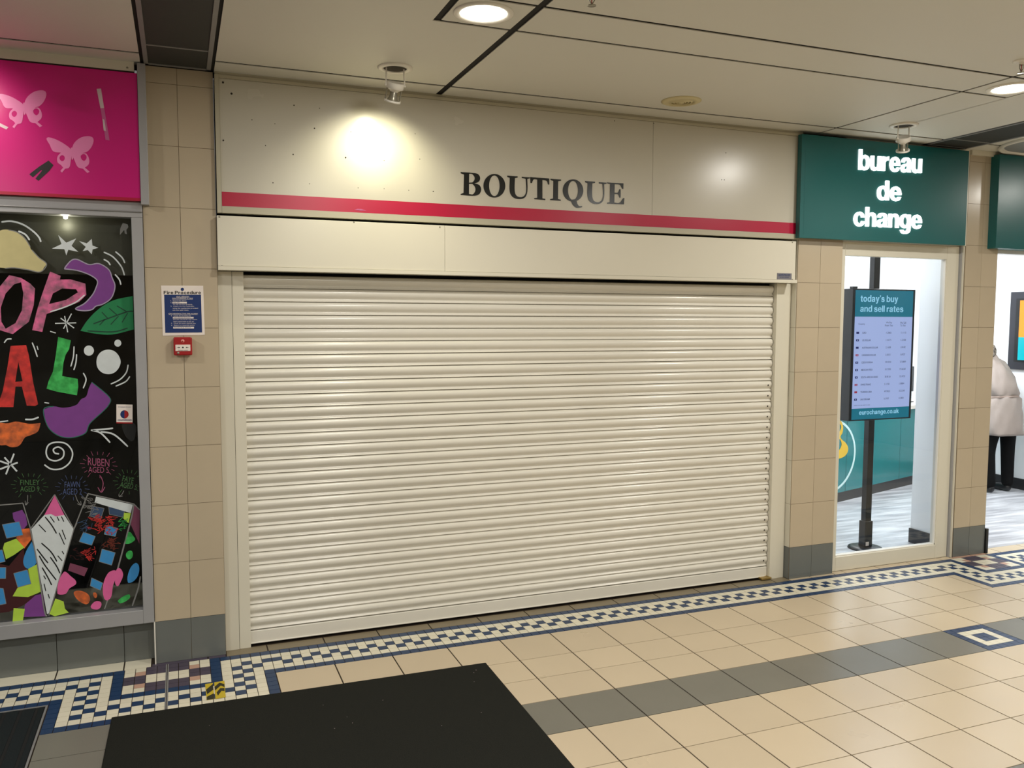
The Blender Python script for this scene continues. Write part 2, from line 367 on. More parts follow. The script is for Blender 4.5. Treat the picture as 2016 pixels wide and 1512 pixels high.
# jogs: outer blue x-range, inner block x-range
JOG = [(-.155, .85, .145, .555), (5.445, 6.40, 5.745, 6.10)]
def in_jog(x): return any(a-.001 < x < b-.001 for a, b, _, _ in JOG)
def mosaic_cell(x, y):
    """material for the mosaic cell with centre (x, y) or None"""
    for (a, b, c, d) in JOG:
        if a < x < b:
            gi = int((x-a)/CELL+1e-6); fx = min(gi, int((b-x)/CELL+1e-6))
            if y > -.03: return None
            fy = int((-.03-y)/CELL+1e-6)            # 0.. from the shop line
            if fy > 11: return None
            if c < x < d and fy < 6:           # inset block before the pillar
                cc = int((x-c)/CELL); n = int(round((d-c)/CELL))
                cm = min(cc, n-1-cc)
                if cm < 2:
                    if fy in (2, 3): return M['mpurp']
                    return M['mpink'] if (cm == 1 and fy in (1, 4)) else M['mwhite']
                return M['mwhite'] if fy in (2, 3) else M['mpurp']
            if fx >= 5 and fy < 6: return M['mblue']
            D = max(5-min(fx, 5), fy-6) if fy >= 6 else min(fy, 5-fx)
            if D in (0, 5): return M['mblue']
            if D in (1, 4): return M['mwhite']
            return M['mblue'] if (gi+fy) % 2 else M['mwhite']
    if -.33 < y < -.03:
        fy = int((-.03-y)/CELL)
        if fy in (0, 5): return M['mblue']
        if fy in (1, 4): return M['mwhite']
        return M['mblue'] if (int(math.floor((x+10)/CELL))+fy) % 2 else M['mwhite']
    return None
def strip_cells(x0, x1, y1=-.03, rows=6):
    n = max(1, int(round((x1-x0)/CELL))); wv = (x1-x0)/n
    for i in range(n):
        for j in range(rows):
            xc = x0+(i+.5)*wv; yc = y1-(j+.5)*CELL
            m = mosaic_cell(x0+(i+.5)*CELL if n*CELL == 0 else xc, yc)
            if m: fb.box(x0+i*wv+.0016, x0+(i+1)*wv-.0016, yc-CELL/2+.0014, yc+CELL/2-.0014, -.003, 0, m)
strip_cells(-2.955, -.155); strip_cells(.85, 5.445); strip_cells(6.40, 9.8)
for (a, b, c, d) in JOG: strip_cells(a, b, rows=12)
# threshold strip between band and shopfronts
for (a, b, y1, m) in [(-2.6, .27, .10, M['mwhite']), (.632, 4.287, .06, mat('threshold_stone', (132, 120, 96), .4, var=.2, vscale=6)), (4.665, 5.78, .03, M['ftile']), (6.13, 9.8, .09, M['ftile']), (.27, .632, .003, M['mpurp']), (4.287, 4.665, .003, M['ftile']), (5.78, 6.13, .003, M['mpink'])]:
    k = a
    xs_ = [a]+[xline(i) for i in range(-20, 30) if a+.06 < xline(i) < b-.06]+[b] if m != M['mwhite'] else [-2.6, -1.69, -1.08, -.775, -.47, -.168, .14, .27]
    for x0, x1 in zip(xs_, xs_[1:]): ftile(x0, x1, -.03, y1, m)
# motif squares
SQ = [(xline(6), -1.104), (xline(3), -2.306), (xline(-6), -1.104), (xline(12), -1.104), (xline(-3), -2.306), (xline(9), -2.306)]
def motif(x, y):
    c = .3018/6
    for i in range(6):
        for j in range(6):
            r = min(i, j, 5-i, 5-j); m = M['mblue'] if r != 1 else M['mwhite']
            fb.box(x+i*c+.0012, x+(i+1)*c-.0012, y-(j+1)*c+.0012, y-j*c-.0012, -.003, 0, m)
for k in range(len(ROWY)-1):
    yt, yb = ROWY[k], ROWY[k+1]
    greyrow = (k == 3) or (k == 7) or (k == 15) 
    for i in range(-19, 24):
        x0, x1 = xline(i), xline(i+1)
        if any(abs(x0-s[0]) < .01 and abs(yt-s[1]) < .02 for s in SQ) and x0 > .86: motif(x0, yt); continue
        m = M['fgrey'] if (greyrow or (x1 < .86 and k >= 1 and x0 < .3) or (k > 3 and i % 6 == 0 and False)) else M['ftile']
        if k == 0:
            # cut round the jogs
            segs = [(x0, x1)]
            for (a, b, _, _) in JOG:
                ns = []
                for (p, q) in segs:
                    if q <= a or p >= b: ns.append((p, q))
                    else:
                        if p < a: ns.append((p, a))
                        if q > b: ns.append((b, q))
                segs = ns
            for p, q in segs: ftile(p, q, yb, yt, m)
        elif x0 > .84: ftile(x0, x1, yb, yt, m)
    if k:
        for i in range(-10, 4):
            x0 = -.157+i*PITCH_T; ftile(x0, min(x0+PITCH_T, xline(-6)), yb, yt, M['fgrey'])
struct(fb.build('floor'))
# metal expansion strip across the mosaic
b = MB(); b.box(.338, .352, -1.0, -.03, 0, .0015, M['aludull']); b.box(.3435, .3465, -1.0, -.03, .0015, .002, M['gap'])
struct(b.build('trim_1'))

# ------------------------------------------------------------------ CEILING
H = 3.0
cb = MB()
cb.quad((-3, -9, H+.0062), (-3, .14, H+.0062), (10, .14, H+.0062), (10, -9, H+.0062), M['void'])
def cp(x0, x1, y0, y1, z=H, m='ceil'): cb.box(x0, x1, y0, y1, z, z+.004, M[m])
SL = .007
def blocks(x0, x1, y0, y1, extra=True):
    cp(x0, x1, y0, y1)
# perimeter strip along the shopfronts and the panels behind the slit
for (a, b) in [(-3, .300), (.637, 1.786), (1.821, 4.398), (4.412, 5.325), (5.745, 10)]:
    cp(a, b, -.180, .02)
cp(-3, .300, -9, -.204)
cp(.637, 1.450, -9, -.204)
cp(1.450, 1.786, -1.122, -.204); cp(1.482, 1.786, -1.422, -1.142); cp(1.482, 1.786, -9, -1.444)
cp(1.821, 4.394, -1.122, -.204); cp(1.821, 4.394, -1.422, -1.142); cp(1.821, 4.394, -9, -1.444)
cp(4.412, 4.728, -1.122, -.204); cp(4.412, 4.728, -1.422, -1.142); cp(4.412, 4.728, -9, -1.444)
cp(4.728+.012, 5.325, -9, -.204); cp(4.728, 4.745, -1.122, -.204)
cp(5.745, 10, -9, -.204)
struct(cb.build('ceiling'))
# dark ceiling grilles in line with the pillars
def grille(x0, x1, label, y1=-.03, cross=(-.345,)):
    t = thing('ceiling_grille', label, 'grille', ((x0+x1)/2, -1.5, H), 'dark grilles recessed in the ceiling')
    f = MB()
    fw = .020; g = .016
    for a, b_ in [(x0+g, x0+g+fw), (x1-g-fw, x1-g)]: f.box(a, b_, -6, y1, H-.004, H+.005, M['aludull'])
    for c in cross: f.box(x0+g+fw, x1-g-fw, c-.007, c+.007, H-.002, H+.005, M['aludull'])
    f.box(x0+g, x1-g, y1-.012, y1, H-.004, H+.005, M['aludull'])
    f.build('grille_frame', t)
    p = MB(); yy = [y1-.012]+list(cross)+[-2.2, -4, -6]
    for a, b_ in zip(yy, yy[1:]): p.box(x0+g+fw, x1-g-fw, b_+.007, a-.0, H+.001, H+.005, M['mesh'])
    p.build('mesh_panel', t)
grille(.300, .637, 'long dark mesh grille in the ceiling above the tiled pillar with the fire notice')
grille(5.325, 5.745, 'dark mesh grille in the ceiling above the right end of the teal sign', cross=(-.23, -1.1))
# perimeter coving under the strip
b = MB()
b.box(-3, .272, -.035, .02, 2.955, H, M['cream']); b.box(.640, 4.285, -.02, .02, 2.975, H, M['fframe'])
b.box(5.80, 10, -.02, .05, 2.965, H-.001, M['cream'])
struct(b.build('trim_2'))

# ------------------------------------------------------------------ WALL PILLARS (tiled)
ZR = [0, .22]+[.22+.3*k for k in range(1, 11)]
def pillar(name, xs, depth, ret=None):
    b = MB(); x0, x1 = xs[0], xs[-1]
    b.box(x0, x1, .004, depth, 0, H, M['grout'])
    for i in range(len(xs)-1):
        for k in range(len(ZR)-1):
            z1 = min(ZR[k+1], H)
            b.box(xs[i]+.0010, xs[i+1]-.0010, 0, .005, ZR[k]+.0010, z1-.0010, M['tiled'] if k == 0 else M['tile'])
    if ret:   # tiled side face towards -X
        for k in range(len(ZR)-1):
            b.box(x0-.003, x0, .006, ret, ZR[k]+.001, min(ZR[k+1], H)-.001, M['tiled'] if k == 0 else M['cream'])
    return struct(b.build(name))
pillar('wall_left', [.291, .463, .632], .60)
pillar('wall_middle', [4.290, 4.478, 4.665], .45, ret=.06)
pillar('wall_right', [5.802, 5.962, 6.125], .084)

# ------------------------------------------------------------------ BOUTIQUE: roller shutter
SY = .085
t = thing('roller_shutter', 'closed cream roller shutter of horizontal slats below the boutique sign', 'shutter', (2.45, SY, 0))
sb = MB(); xL, xR = .752, 4.162
pitch = .0709; ztop = 1.928
prof = []
for k in range(0, 27):
    z1 = ztop+pitch-k*pitch; z0 = z1-pitch
    # from the seam at the top of a slat down: deep seam, bulging curve, little rolled bead
    pts = [(.014, z1), (-.002, z1-.0012), (-.0085, z1-.007), (-.0125, z1-.015), (-.0138, z1-.024), (-.0120, z1-.032), (-.0075, z1-.040), (-.0015, z1-.0465),
           (.0028, z1-.0510), (.0035, z1-.0535), (.0005, z1-.0570), (-.0050, z1-.0620), (-.0085, z1-.0655), (-.0086, z1-.0668), (.016, z1-.0674)]
    prof += [(y, z, k, j) for j, (y, z) in enumerate(pts)]
vs = []; 
for (y, z, k, j) in prof:
    off = .006 if k <= 4 else 0.0
    vs += [(xL, SY+y+off, z), (xR, SY+y+off, z)]
fs = [(2*i, 2*i+2, 2*i+3, 2*i+1) for i in range(len(prof)-1)]
sb.add(vs, fs, M['shut'], True)
for k in range(1, 27):     # worn slat ends beside the right guide
    z = ztop+pitch-k*pitch-.03
    if k > 8: sb.box(xR-.034, xR-.026, SY-.0145, SY-.006, z-.004, z+.006, M['gap'])
cur = sb.build('curtain', t)
b = MB(); b.box(xL, xR, SY-.012, SY+.012, .012, .082, M['shut']); b.box(xL+.006, xR-.02, SY-.018, SY-.012, .012, .02, M['shut'])
b.build('bottom_rail', t, bevel=.003)
for (a, c, e) in [(.634, .704, .762), (4.165, 4.230, 4.284)]:
    b = MB(); b.box(a, c-.001, .048, .13, 0, 2.012, M['cream']); b.box(c+.001, e, .052, .13, 0, 2.012, M['cream'])
    b.box(c-.001, c+.001, .056, .13, 0, 2.012, M['gap'])
    b.build('guide_rail', t, bevel=.0015)
b = MB(); b.box(4.09, 4.17, .03, .08, .005, .018, M['brass']); b.build('floor_bolt', t, bevel=.002)
b = MB(); b.box(.64, 4.284, .14, .16, 0, 3.0, M['inside']); b.box(.64, 4.284, .03, .139, 2.96, 3.0, M['inside']); struct(b.build('wall_back'))
# pelmet box above it
t = thing('shutter_box', 'smooth cream metal shutter housing screwed under the crimson stripe', 'shutter box', (2.43, -.04, 2.02))
bx0, bx1 = .634, 4.238
for a, c in [(bx0, 1.8294), (1.8306, bx1)]:
    one_box('front_panel', a, c, -.04, .12, 2.035, 2.287, M['cream'], t, bevel=.002)
b = MB(); b.box(bx0, bx1+.012, -.047, .046, 2.014, 2.034, M['cream']); b.box(bx0, bx1, .0, .135, 2.034, 2.036, M['cream']); b.build('bottom_lip', t, bevel=.003)
for (px, py) in [(432, 427), (437, 524), (697, 437), (697, 532), (866, 447), (866, 537), (1560, 477), (1560, 550)]:
    p = at(px, py, 1, -.04); b = MB(); b.lathe([(.0, -.003), (.0035, -.0025), (.0045, 0)], M['steel'], (p.x, -.04, p.z), (0, 1, 0), 12)
    b.build('screw', t)
p0 = at(1530, 537.5, 1, -.041); p1 = at(1558, 554, 1, -.041)
lp = one_box('maker_plate', p0.x, p1.x, -.0425, -.0395, p1.z, p0.z, mat('plate_grey', (128, 126, 132), .4, metal=.3), t)
lp['label'] = 'small grey metal nameplate with dark print'
for (a0, b0, a1, b1, s_) in [(625, 365, 1055, 400, 'ROLLER SHUTTERS'), (610, 412, 1055, 448, 'SERVICE REPAIRS'), (660, 475, 1000, 507, '01234 56789')]:
    k = 100/1890
    TL, TR, BL = [at(1500+u*k, 520+v*k, 1, -.0427) for u, v in ((a0, b0), (a1, b0+2), (a0, b1))]
    text('plate_text', s_, TL, TR, BL, M['navy'], .0004, lp, .02)

# fascia
FY = -.022
t = thing('boutique_fascia', 'pale cream shop fascia reading BOUTIQUE with a crimson stripe', 'sign', (2.45, FY, 2.3))
fx0, fx1 = .660, 4.268
for a, c in [(fx0, 3.156), (3.158, fx1)]:
    one_box('fascia_panel', a, c, FY, .02, 2.335, 2.968, M['fascia'], t)
b = MB()
b.box(.638, fx0-.001, FY-.008, .02, 2.302, 2.985, M['fframe']); b.box(fx0, fx1+.012, FY-.008, .02, 2.302, 2.334, M['fframe'])
b.box(fx0, fx1+.012, FY-.006, .02, 2.969, 2.985, M['fframe']); b.box(fx1+.001, fx1+.012, FY-.008, .02, 2.334, 2.969, M['fframe'])
b.build('fascia_frame', t)
ps = [at(436, 377, 1, FY), at(1571, 437, 1, FY)]
one_box('crimson_stripe', fx0+.001, fx1-.001, FY-.001, FY, 2.337, 2.408, M['red'], t)
b = MB()
for i in range(9): pass
p = at(709, 413, 1, FY-.002)
b.add([(p.x-.032, FY-.003, p.z-.002), (p.x-.015, FY-.006, p.z+.004), (p.x+.005, FY-.006, p.z+.004), (p.x+.034, FY-.003, p.z-.003), (p.x, FY-.002, p.z-.004)], [(0, 1, 2, 3, 4)], M['butter'])
b.build('peeling_flake', t)
kb = .18849
def E_(u, v): return (880+u*kb, 320+v*kb)
def lp_(pts):
    out = []
    for p in pts:
        q = at(*E_(p[0], p[1]), 1, FY); out.append((q.x, q.z, p[2] if len(p) > 2 else 0))
    return out
def ell(cx, cy, rx, ry, n=10, sh=0.0): return [(cx+rx*math.cos(2*PI*i/n), cy+ry*math.sin(2*PI*i/n)+sh*rx*math.cos(2*PI*i/n), 1) for i in range(n)]
Bo = [(142,100),(255,108,1),(320,120,1),(345,160,1),(330,200,1),(285,218),(335,235,1),(356,280,1),(335,330,1),(280,347,1),(142,338),(142,328),(172,318),(177,126),(142,112)]
Bh1 = [(230,118),(262,121,1),(288,160,1),(270,203,1),(229,211)]
Bh2 = [(229,223),(270,228,1),(297,280,1),(272,330,1),(228,329)]
U1 = [(628,137),(737,145),(737,157),(708,163),(706,290,1),(722,343,1),(765,362,1),(808,345,1),(826,295,1),(821,170),(780,162),(780,150),(865,155),(865,166),(838,172),(838,300,1),(815,362,1),(760,382,1),(692,365,1),(656,310,1),(655,160),(628,150)]
Tt = [(868,152),(1067,168),(1067,230),(1055,230),(1040,193,1),(995,183),(995,375),(1025,380),(1025,392),(910,383),(910,372),(942,368),(942,178),(905,176,1),(885,215),(872,215)]
Ii = [(1080,170),(1190,178),(1190,190),(1160,195),(1158,382),(1187,388),(1187,400),(1077,392),(1077,382),(1108,375),(1110,192),(1080,182)]
tail = [(1262,392),(1290,402,1),(1312,440,1),(1345,470,1),(1380,473,1),(1408,466),(1411,454),(1382,455,1),(1362,435,1),(1352,400,1),(1330,385)]
U2 = [(628*.985+823+(p[0]-628)*.985-0 if False else 1442+(p[0]-628)*.94, 193+(p[1]-137)*.985-(p[0]-628)*.0) + tuple(p[2:]) for p in U1]
Ee = [(1672,208),(1842,218),(1840,275),(1828,275),(1805,234,1),(1750,226),(1748,315),(1783,313,1),(1800,280),(1812,280),(1812,368),(1800,368),(1785,334,1),(1748,330),(1746,420),(1800,420,1),(1840,372),(1852,372),(1846,437),(1672,430),(1672,420),(1700,412),(1702,225),(1672,218)]
for ch, loops in [('B', [Bo, Bh1, Bh2]), ('O', [ell(494,243,114,123), ell(494,243,55,108)]), ('U', [U1]), ('T', [Tt]), ('I', [Ii]),
                  ('Q', [ell(1315,292,107,116), ell(1315,292,52,100)]), ('U', [U2]), ('E', [Ee])]:
    flat('sign_letter', [lp_(l) for l in loops], M['ink'], plane_y(FY), .0025, t)
    if ch == 'Q': flat('sign_letter_tail', [lp_(tail)], M['ink'], plane_y(FY), .0024, t)
# screw heads and drill holes left in the fascia
kc = 500/2016
hb = MB()
for (u, v, r) in [(157,130,5),(225,219,5),(721,312,3),(924,335,2.2),(387,427,2.4),(569,459,2),(884,494,3.2),(160,590,4),(495,631,2.4),(714,702,3),(554,927,2.6),(844,935,2),(1130,727,4),(1496,259,3),(1173,523,2),(1683,538,2),(1719,739,2),(1436,750,2),(1230,967,2),(1436,974,2),(1632,986,2),(1826,997,2)]:
    p = at(400+u*kc, 130+v*kc, 1, FY); r *= .0011
    hb.lathe([(0, -.0012), (r, -.0011), (r, 0)], M['gap'], (p.x, FY, p.z), (0, 1, 0), 8)
for (px, py, r) in [(1421,354,2),(1426,354,2),(1429,301,2),(1287,243,2),(1210,238,2),(853,377,2)]:
    p = at(px, py, 1, FY); r *= .0014; hb.lathe([(0, -.0012), (r, -.0011), (r, 0)], M['gap'], (p.x, FY, p.z), (0, 1, 0), 8)
h_ = hb.build('screw_hole', t); h_['kind'] = 'stuff'

# ------------------------------------------------------------------ LEFT SHOP
PY = -.045
t = thing('magenta_shop_sign', 'bright magenta shop sign board with pale butterflies at the left', 'sign', (-.9, PY, 2.34))
b = MB(); b.box(-2.4, .284, PY, .03, 2.352, 2.945, M['pink']); b.box(-2.4, .284, PY-.002, .03, 2.338, 2.352, M['red']); b.build('sign_board', t)
b = MB(); b.box(.286, .322, PY-.008, .03, 2.322, 2.993, M['alu']); b.box(.2845, .286, PY-.004, .03, 2.33, 2.96, M['gap']); b.build('end_trim', t, bevel=.001)
ka = .27778
def A1(u, v): return (u*ka, v*ka)
def loopsY(conv, pts, Y, smooth=1): return [(lambda q: (q.x, q.z, p[2] if len(p) > 2 else smooth))(at(*conv(p[0], p[1]), 1, Y)) for p in pts]
wingR = [(508,1062),(528,1012),(575,975),(635,966),(662,984),(652,1035),(618,1075),(582,1085,0),(612,1090),(632,1130),(628,1165),(602,1188,0),(636,1218,0),(618,1226,0),(588,1196,0),(552,1184),(530,1140),(508,1085,0)]
wingL = [(506,1062),(455,1020),(400,990),(345,974),(330,984),(352,1025),(378,1072),(432,1082,0),(408,1110),(408,1150),(432,1170),(448,1188,0),(428,1212,0),(440,1224,0),(462,1196,0),(490,1188),(502,1140),(508,1085,0)]
hR = [(572,1110),(590,1092),(610,1102),(612,1125),(592,1140)]
hL = [(422,1118),(440,1100),(458,1112),(455,1135),(436,1142)]
for (dx, dy, sx) in [(0, 0, 1), (-338, -318, 1.02)]:
    f_ = lambda pts: [(508+(p[0]-508)*sx+dx, p[1]+dy-(0 if dx == 0 else (508-p[0])*(-.06)))+tuple(p[2:]) for p in pts]
    bt = flat('butterfly', [loopsY(A1, f_(wingR), PY), loopsY(A1, f_(hR), PY)], M['butter'], plane_y(PY), .0015, t)
    bt['label'] = 'pale pink swallowtail butterfly decal'
    flat('butterfly_wing', [loopsY(A1, f_(wingL), PY), loopsY(A1, f_(hL), PY)], M['butter'], plane_y(PY), .0015, bt)
    flat('butterfly_body', [loopsY(A1, f_([(503,1048),(512,1048),(518,1090),(514,1132),(506,1100)]), PY)], M['butter'], plane_y(PY), .0018, bt)
flat('tape_strip', [loopsY(A1, [(685,630),(716,628),(738,765),(712,768)], PY, 0)], M['tape'], plane_y(PY), .0012, t, 'whitish strip of old tape')
flat('tape_strip', [loopsY(A1, [(712,768),(738,765),(758,880),(776,995),(748,990),(735,900)], PY, 0)], M['tape2'], plane_y(PY), .001, t)
flat('tape_strip', [loopsY(A1, [(726,840),(740,850),(752,930),(735,925)], PY, 0)], M['tape'], plane_y(PY), .0015, t)
flat('tape_strip', [loopsY(A1, [(-20,865),(0,873),(60,902),(45,918),(0,896),(-20,888)], PY, 0)], M['tape'], plane_y(PY), .0012, t)
flat('black_tape', [loopsY(A1, [(208,1235),(280,1180),(345,1138),(378,1170),(350,1210),(272,1281),(252,1266),(300,1208),(290,1205),(232,1256)], PY, 0)], M['btape'], plane_y(PY), .002, t, 'black tape scraps')
b = MB(); b.box(-2.4, .272, -.036, .03, 2.948, 2.954, M['gap']); struct(b.build('trim_3'))
p = at(902*ka, 480*ka, 1, -.036); b = MB(); b.lathe([(0, -.002), (.004, -.0015), (.005, 0)], M['steel'], (p.x, -.036, p.z), (0, 1, 0), 10)
tag(b.build('screw'), 'single screw head in the white board above the magenta sign', 'screw')

# painted window
WY = .045
win = thing('window_1', None, None, (-.9, .05, .25)); win['kind'] = 'structure'
b = MB()
b.box(-2.4, .289, -.012, .075, 2.262, 2.337, M['alu']); b.box(-2.4, .289, -.02, .0, 2.286, 2.292, M['aludull'])
b.box(.238, .289, -.010, .075, .222, 2.262, M['alu']); b.box(-2.4, .238, -.010, .075, .222, .292, M['alu'])
b.box(-1.4, -1.35, -.01, .075, .292, 2.262, M['alu'])
b.build('window_frame', win, bevel=.002)
b = MB(); b.quad((-2.4, WY, .292), (.238, WY, .292), (.238, WY, 2.262), (-2.4, WY, 2.262), M['glassd']); b.build('window_pane', win)
b = MB()   # dark boarded interior
b.box(-2.6, .29, .9, .92, 0, 3.0, M['inside']); b.box(-2.62, -2.6, .06, .92, 0, 3, M['inside']); b.box(-2.6, .29, .08, .92, 2.5, 2.52, M['inside'])
b.box(-2.6, .288, .40, .9, 0, .20, M['inside'])
b.box(-2.6, .288, .13, .17, 1.985, 2.50, mat('added_board_olive', (86, 86, 74), .5, var=.2, vscale=4))  # olive board added behind the glass to carry the pale glow
struct(b.build('wall_shop_interior'))
lt = thing('glow_lamp', 'tiny added lamp for the glow at the top edge of the painted window', 'lamp', (-.060, .095, 2.262))
b = MB(); b.lathe([(.010, .03), (.012, .010), (.012, 0)], M['dark'], (-.060, .098, 2.262), n=16); b.build('lamp_holder', lt)
b = MB(); b.lathe([(.011, 0), (.009, -.008), (0, -.012)], M['lens'], (-.060, .098, 2.262), n=16); b.build('bulb', lt)
lamp('glow_lamp_bulb', 'POINT', (-.060, .085, 2.225), .5, (1, .95, .72), .02)  # lamp added to light the olive board behind the glass
b = MB(); b.box(-2.4, .288, .07, .36, .24, .262, M['sill']); b.box(-2.4, .288, .34, .36, .262, .33, M['sill']); b.build('inner_sill', win)
b = MB(); b.box(-2.6, .291, .09, .12, 0, .235, M['fgrout'])
for a, c in [(-2.6, -1.69), (-1.69, -1.08), (-1.08, -.775), (-.775, -.47), (-.47, -.168), (-.168, .14), (.14, .287)]: b.box(a+.0015, c-.0015, .082, .092, .001, .222, M['tiled'])
struct(b.build('wall_plinth'))
one = MB(); one.box(.286, .292, -.008, .10, 0, .222, M['white']); struct(one.build('trim_4'))

# --- paint on the glass
def paint(name, rgb, rgb2=None, var=.1):
    return mat('paint_'+name, rgb, .7, rgb2=rgb2, var=var, vscale=26) if rgb2 else mat('paint_'+name, rgb, .7, var=.22, vscale=22)
PW = paint('white', (222, 230, 232)); PG = paint('grey', (138, 138, 136)); PCream = paint('cream', (206, 196, 142)); PPur = paint('purple', (128, 62, 146))
PPk = paint('pink', (232, 108, 160), (112, 82, 96), .2); PPk2 = paint('plain_pink', (232, 104, 166)); PGr = paint('green', (22, 132, 78)); PGr2 = paint('bright_green', (64, 190, 92), (40, 150, 66), .1)
PRed = paint('red', (214, 50, 44), (160, 36, 34), .14); POr = paint('orange', (240, 116, 50), (150, 76, 44), .16); PBl = paint('blue', (58, 148, 214)); PLime = paint('lime', (188, 226, 74)); PMar = paint('maroon', (64, 10, 14)); PBk = paint('black', (14, 16, 16)); PDk = paint('dark_green', (8, 62, 44)); PTeal = paint('teal', (44, 110, 100)); PBrick = paint('plum', (126, 62, 90)); PNav = paint('slate', (54, 78, 112))
def cA(u, v): return (u/3.6, 400+v/3.6)
def cB(u, v): return (u/3.4364, 800+v/3.4364)
LAY = [0]
def art(name, conv, pts, m, smooth=1, holes=(), label=None):
    LAY[0] += 1; Y = WY-.0003-LAY[0]*.00004
    return flat(name, [loopsY(conv, pts, Y, smooth)]+[loopsY(conv, h, Y, smooth) for h in holes], m, plane_y(Y), .0003, win, label)
def strokes(name, conv, lst, wd, m, label=None):
    LAY[0] += 1; Y = WY-.0008-LAY[0]*.00004; b = MB()
    for s_ in lst: ribbon(b, s_, wd, m, Y, conv)
    o = b.build(name, win)
    if label: o['label'] = label
    return o
art('painted_cloud', cA, [(-60,260),(0,195),(60,188),(120,205),(170,245),(205,290),(222,330),(275,380),(330,432,0),(315,452),(285,487),(200,470),(100,455),(35,460),(-60,430)], PCream)
strokes('paint_stroke', cA, [[(225,330),(275,385),(330,432),(285,487),(200,472),(100,458),(35,462)], [(60,190),(120,205),(175,248),(215,310)]], 7, PG)
strokes('paint_stroke', cA, [[(10,133),(80,128),(160,150),(230,195),(275,240),(290,275)], [(130,198),(180,222),(210,262)]], 12, PW)
art('painted_star', cA, [(412,225),(470,280),(540,250),(507,302),(555,345),(484,330),(470,370),(456,326),(368,322),(436,290)], PW, 0)
art('painted_star', cA, [(560,268),(615,285),(650,253),(655,300),(697,316),(656,328),(650,362),(622,332),(586,340),(608,310)], PW, 0)
cres = [(455,465),(500,410),(545,398),(630,435,0),(700,428),(770,470),(795,530),(815,590),(790,670),(730,715),(680,730,0),(650,755),(590,762),(535,748,0),(600,710),(655,650),(680,600),(690,550),(640,510),(560,480),(500,470)]
art('painted_crescent', cA, cres, PPur); strokes('paint_stroke', cA, [[p[:2] for p in cres]+[cres[0][:2]]], 8, paint('lavender', (170, 160, 184)))
strokes('paint_stroke', cA, [[(735,347),(800,380),(860,450),(882,512)], [(818,343),(865,385),(885,425)], [(735,398),(765,415),(782,440)], [(815,505),(845,540),(857,578)]], 10, PW)
art('painted_letter', cA, [(65,510),(150,530),(215,570),(248,605),(240,720),(205,840),(90,928),(0,900),(-40,760),(0,590)], PPk, 0, [[(150,560),(165,640),(155,760),(110,850),(40,890),(10,840),(5,740),(40,640),(100,575)]], 'pink brushed letter O')
art('painted_letter', cA, [(355,485),(430,515),(424,541),(500,540),(605,570),(612,650),(560,700),(450,745),(330,785),(300,912),(228,900),(262,760),(300,640)], PPk, 0, [[(375,640),(440,605),(540,610),(552,632),(470,685),(348,715)]], 'pink brushed letter P')
strokes('paint_stroke', cA, [[(355,770),(450,740),(540,700),(600,650)]], 9, PW)
strokes('painted_asterisk', cA, [[(507,783),(450,890)], [(390,852),(540,848)], [(430,815),(525,885)], [(458,800),(480,915)]], 10, PW)
art('painted_leaf', cA, [(570,905,0),(620,830),(700,750),(800,690),(940,658,0),(948,895,0),(800,930),(700,928)], PGr)
strokes('leaf_vein', cA, [[(662,855),(800,805),(900,770),(945,766)], [(722,772),(762,815)], [(705,865),(745,822)], [(775,745),(828,792)], [(785,860),(840,800)], [(828,728),(900,770)], [(865,845),(905,778)], [(620,905),(800,912),(905,885)]], 9, PDk)
art('painted_letter', cA, [(75,1012),(185,1005),(205,1080),(235,1270),(270,1425),(250,1437),(190,1435),(155,1300),(110,1300),(95,1445),(-20,1445),(20,1330),(55,1150)], PRed, 0, [[(130,1125),(108,1267),(160,1262)]], 'red letter A')
art('painted_letter', cA, [(412,948),(502,972),(490,1035),(465,1075),(450,1130),(440,1225),(550,1245),(555,1300),(545,1362),(400,1335),(330,1315),(345,1260),(375,1195),(395,1080)], PGr2, 0, (), 'green letter L')
for (x, y, r) in [(768,1125,87), (630,1045,36), (835,992,25)]:
    art('painted_dot', cA, [(x+r*math.cos(a*PI/6)*(1+.03*math.sin(a*5)), y+r*math.sin(a*PI/6)) for a in range(12)], PW)
strokes('paint_stroke', cA, [[(908,1145),(895,1200),(850,1250),(785,1282)], [(920,1228),(890,1265),(820,1297)], [(590,1203),(610,1250),(590,1312)], [(525,1015),(520,1090),(502,1158)], [(543,1070),(538,1130),(523,1183)], [(228,988),(245,1030),(265,1090)], [(262,1012),(270,1040)], [(355,908),(395,920)], [(30,990),(50,965),(82,962)], [(315,1413),(348,1418)]], 9, PW)
def A2B(u, v): x, y = cA(u, v); return (x*3.4364, (y-800)*3.4364)
pur = [A2B(650,1268)+(0,), A2B(775,1375), A2B(770,1430), (690,40), (665,62), (605,120), (580,178,0), (520,205), (450,212), (380,190), (320,130), (295,20,0), A2B(380,1440), A2B(450,1450), A2B(540,1430), A2B(575,1390), A2B(610,1370), A2B(630,1310)]
art('painted_blob', cB, pur, PPur, label='large purple painted splash'); strokes('paint_stroke', cB, [[p[:2] for p in pur[:13]]], 6, PTeal)
art('painted_flower', cB, [(-30,120),(50,115),(110,103),(200,118),(275,113,0),(255,170),(200,198,0),(170,210),(130,265),(80,276),(40,262,0),(0,262),(-30,240)], POr)
strokes('paint_stroke', cB, [[(0,105),(55,97)], [(170,88),(220,88),(262,73)], [(615,160),(680,180),(745,245)], [(615,162),(700,155),(765,148)], [(680,172),(770,190),(865,272)]], 11, PW)
strokes('painted_spiral', cB, [[(400,322),(370,315),(362,290),(395,275),(430,300),(425,345),(380,368),(330,355),(312,310),(330,260),(385,242),(450,255),(490,310),(475,375),(420,420),(350,425),(300,395)]], 10, PW)
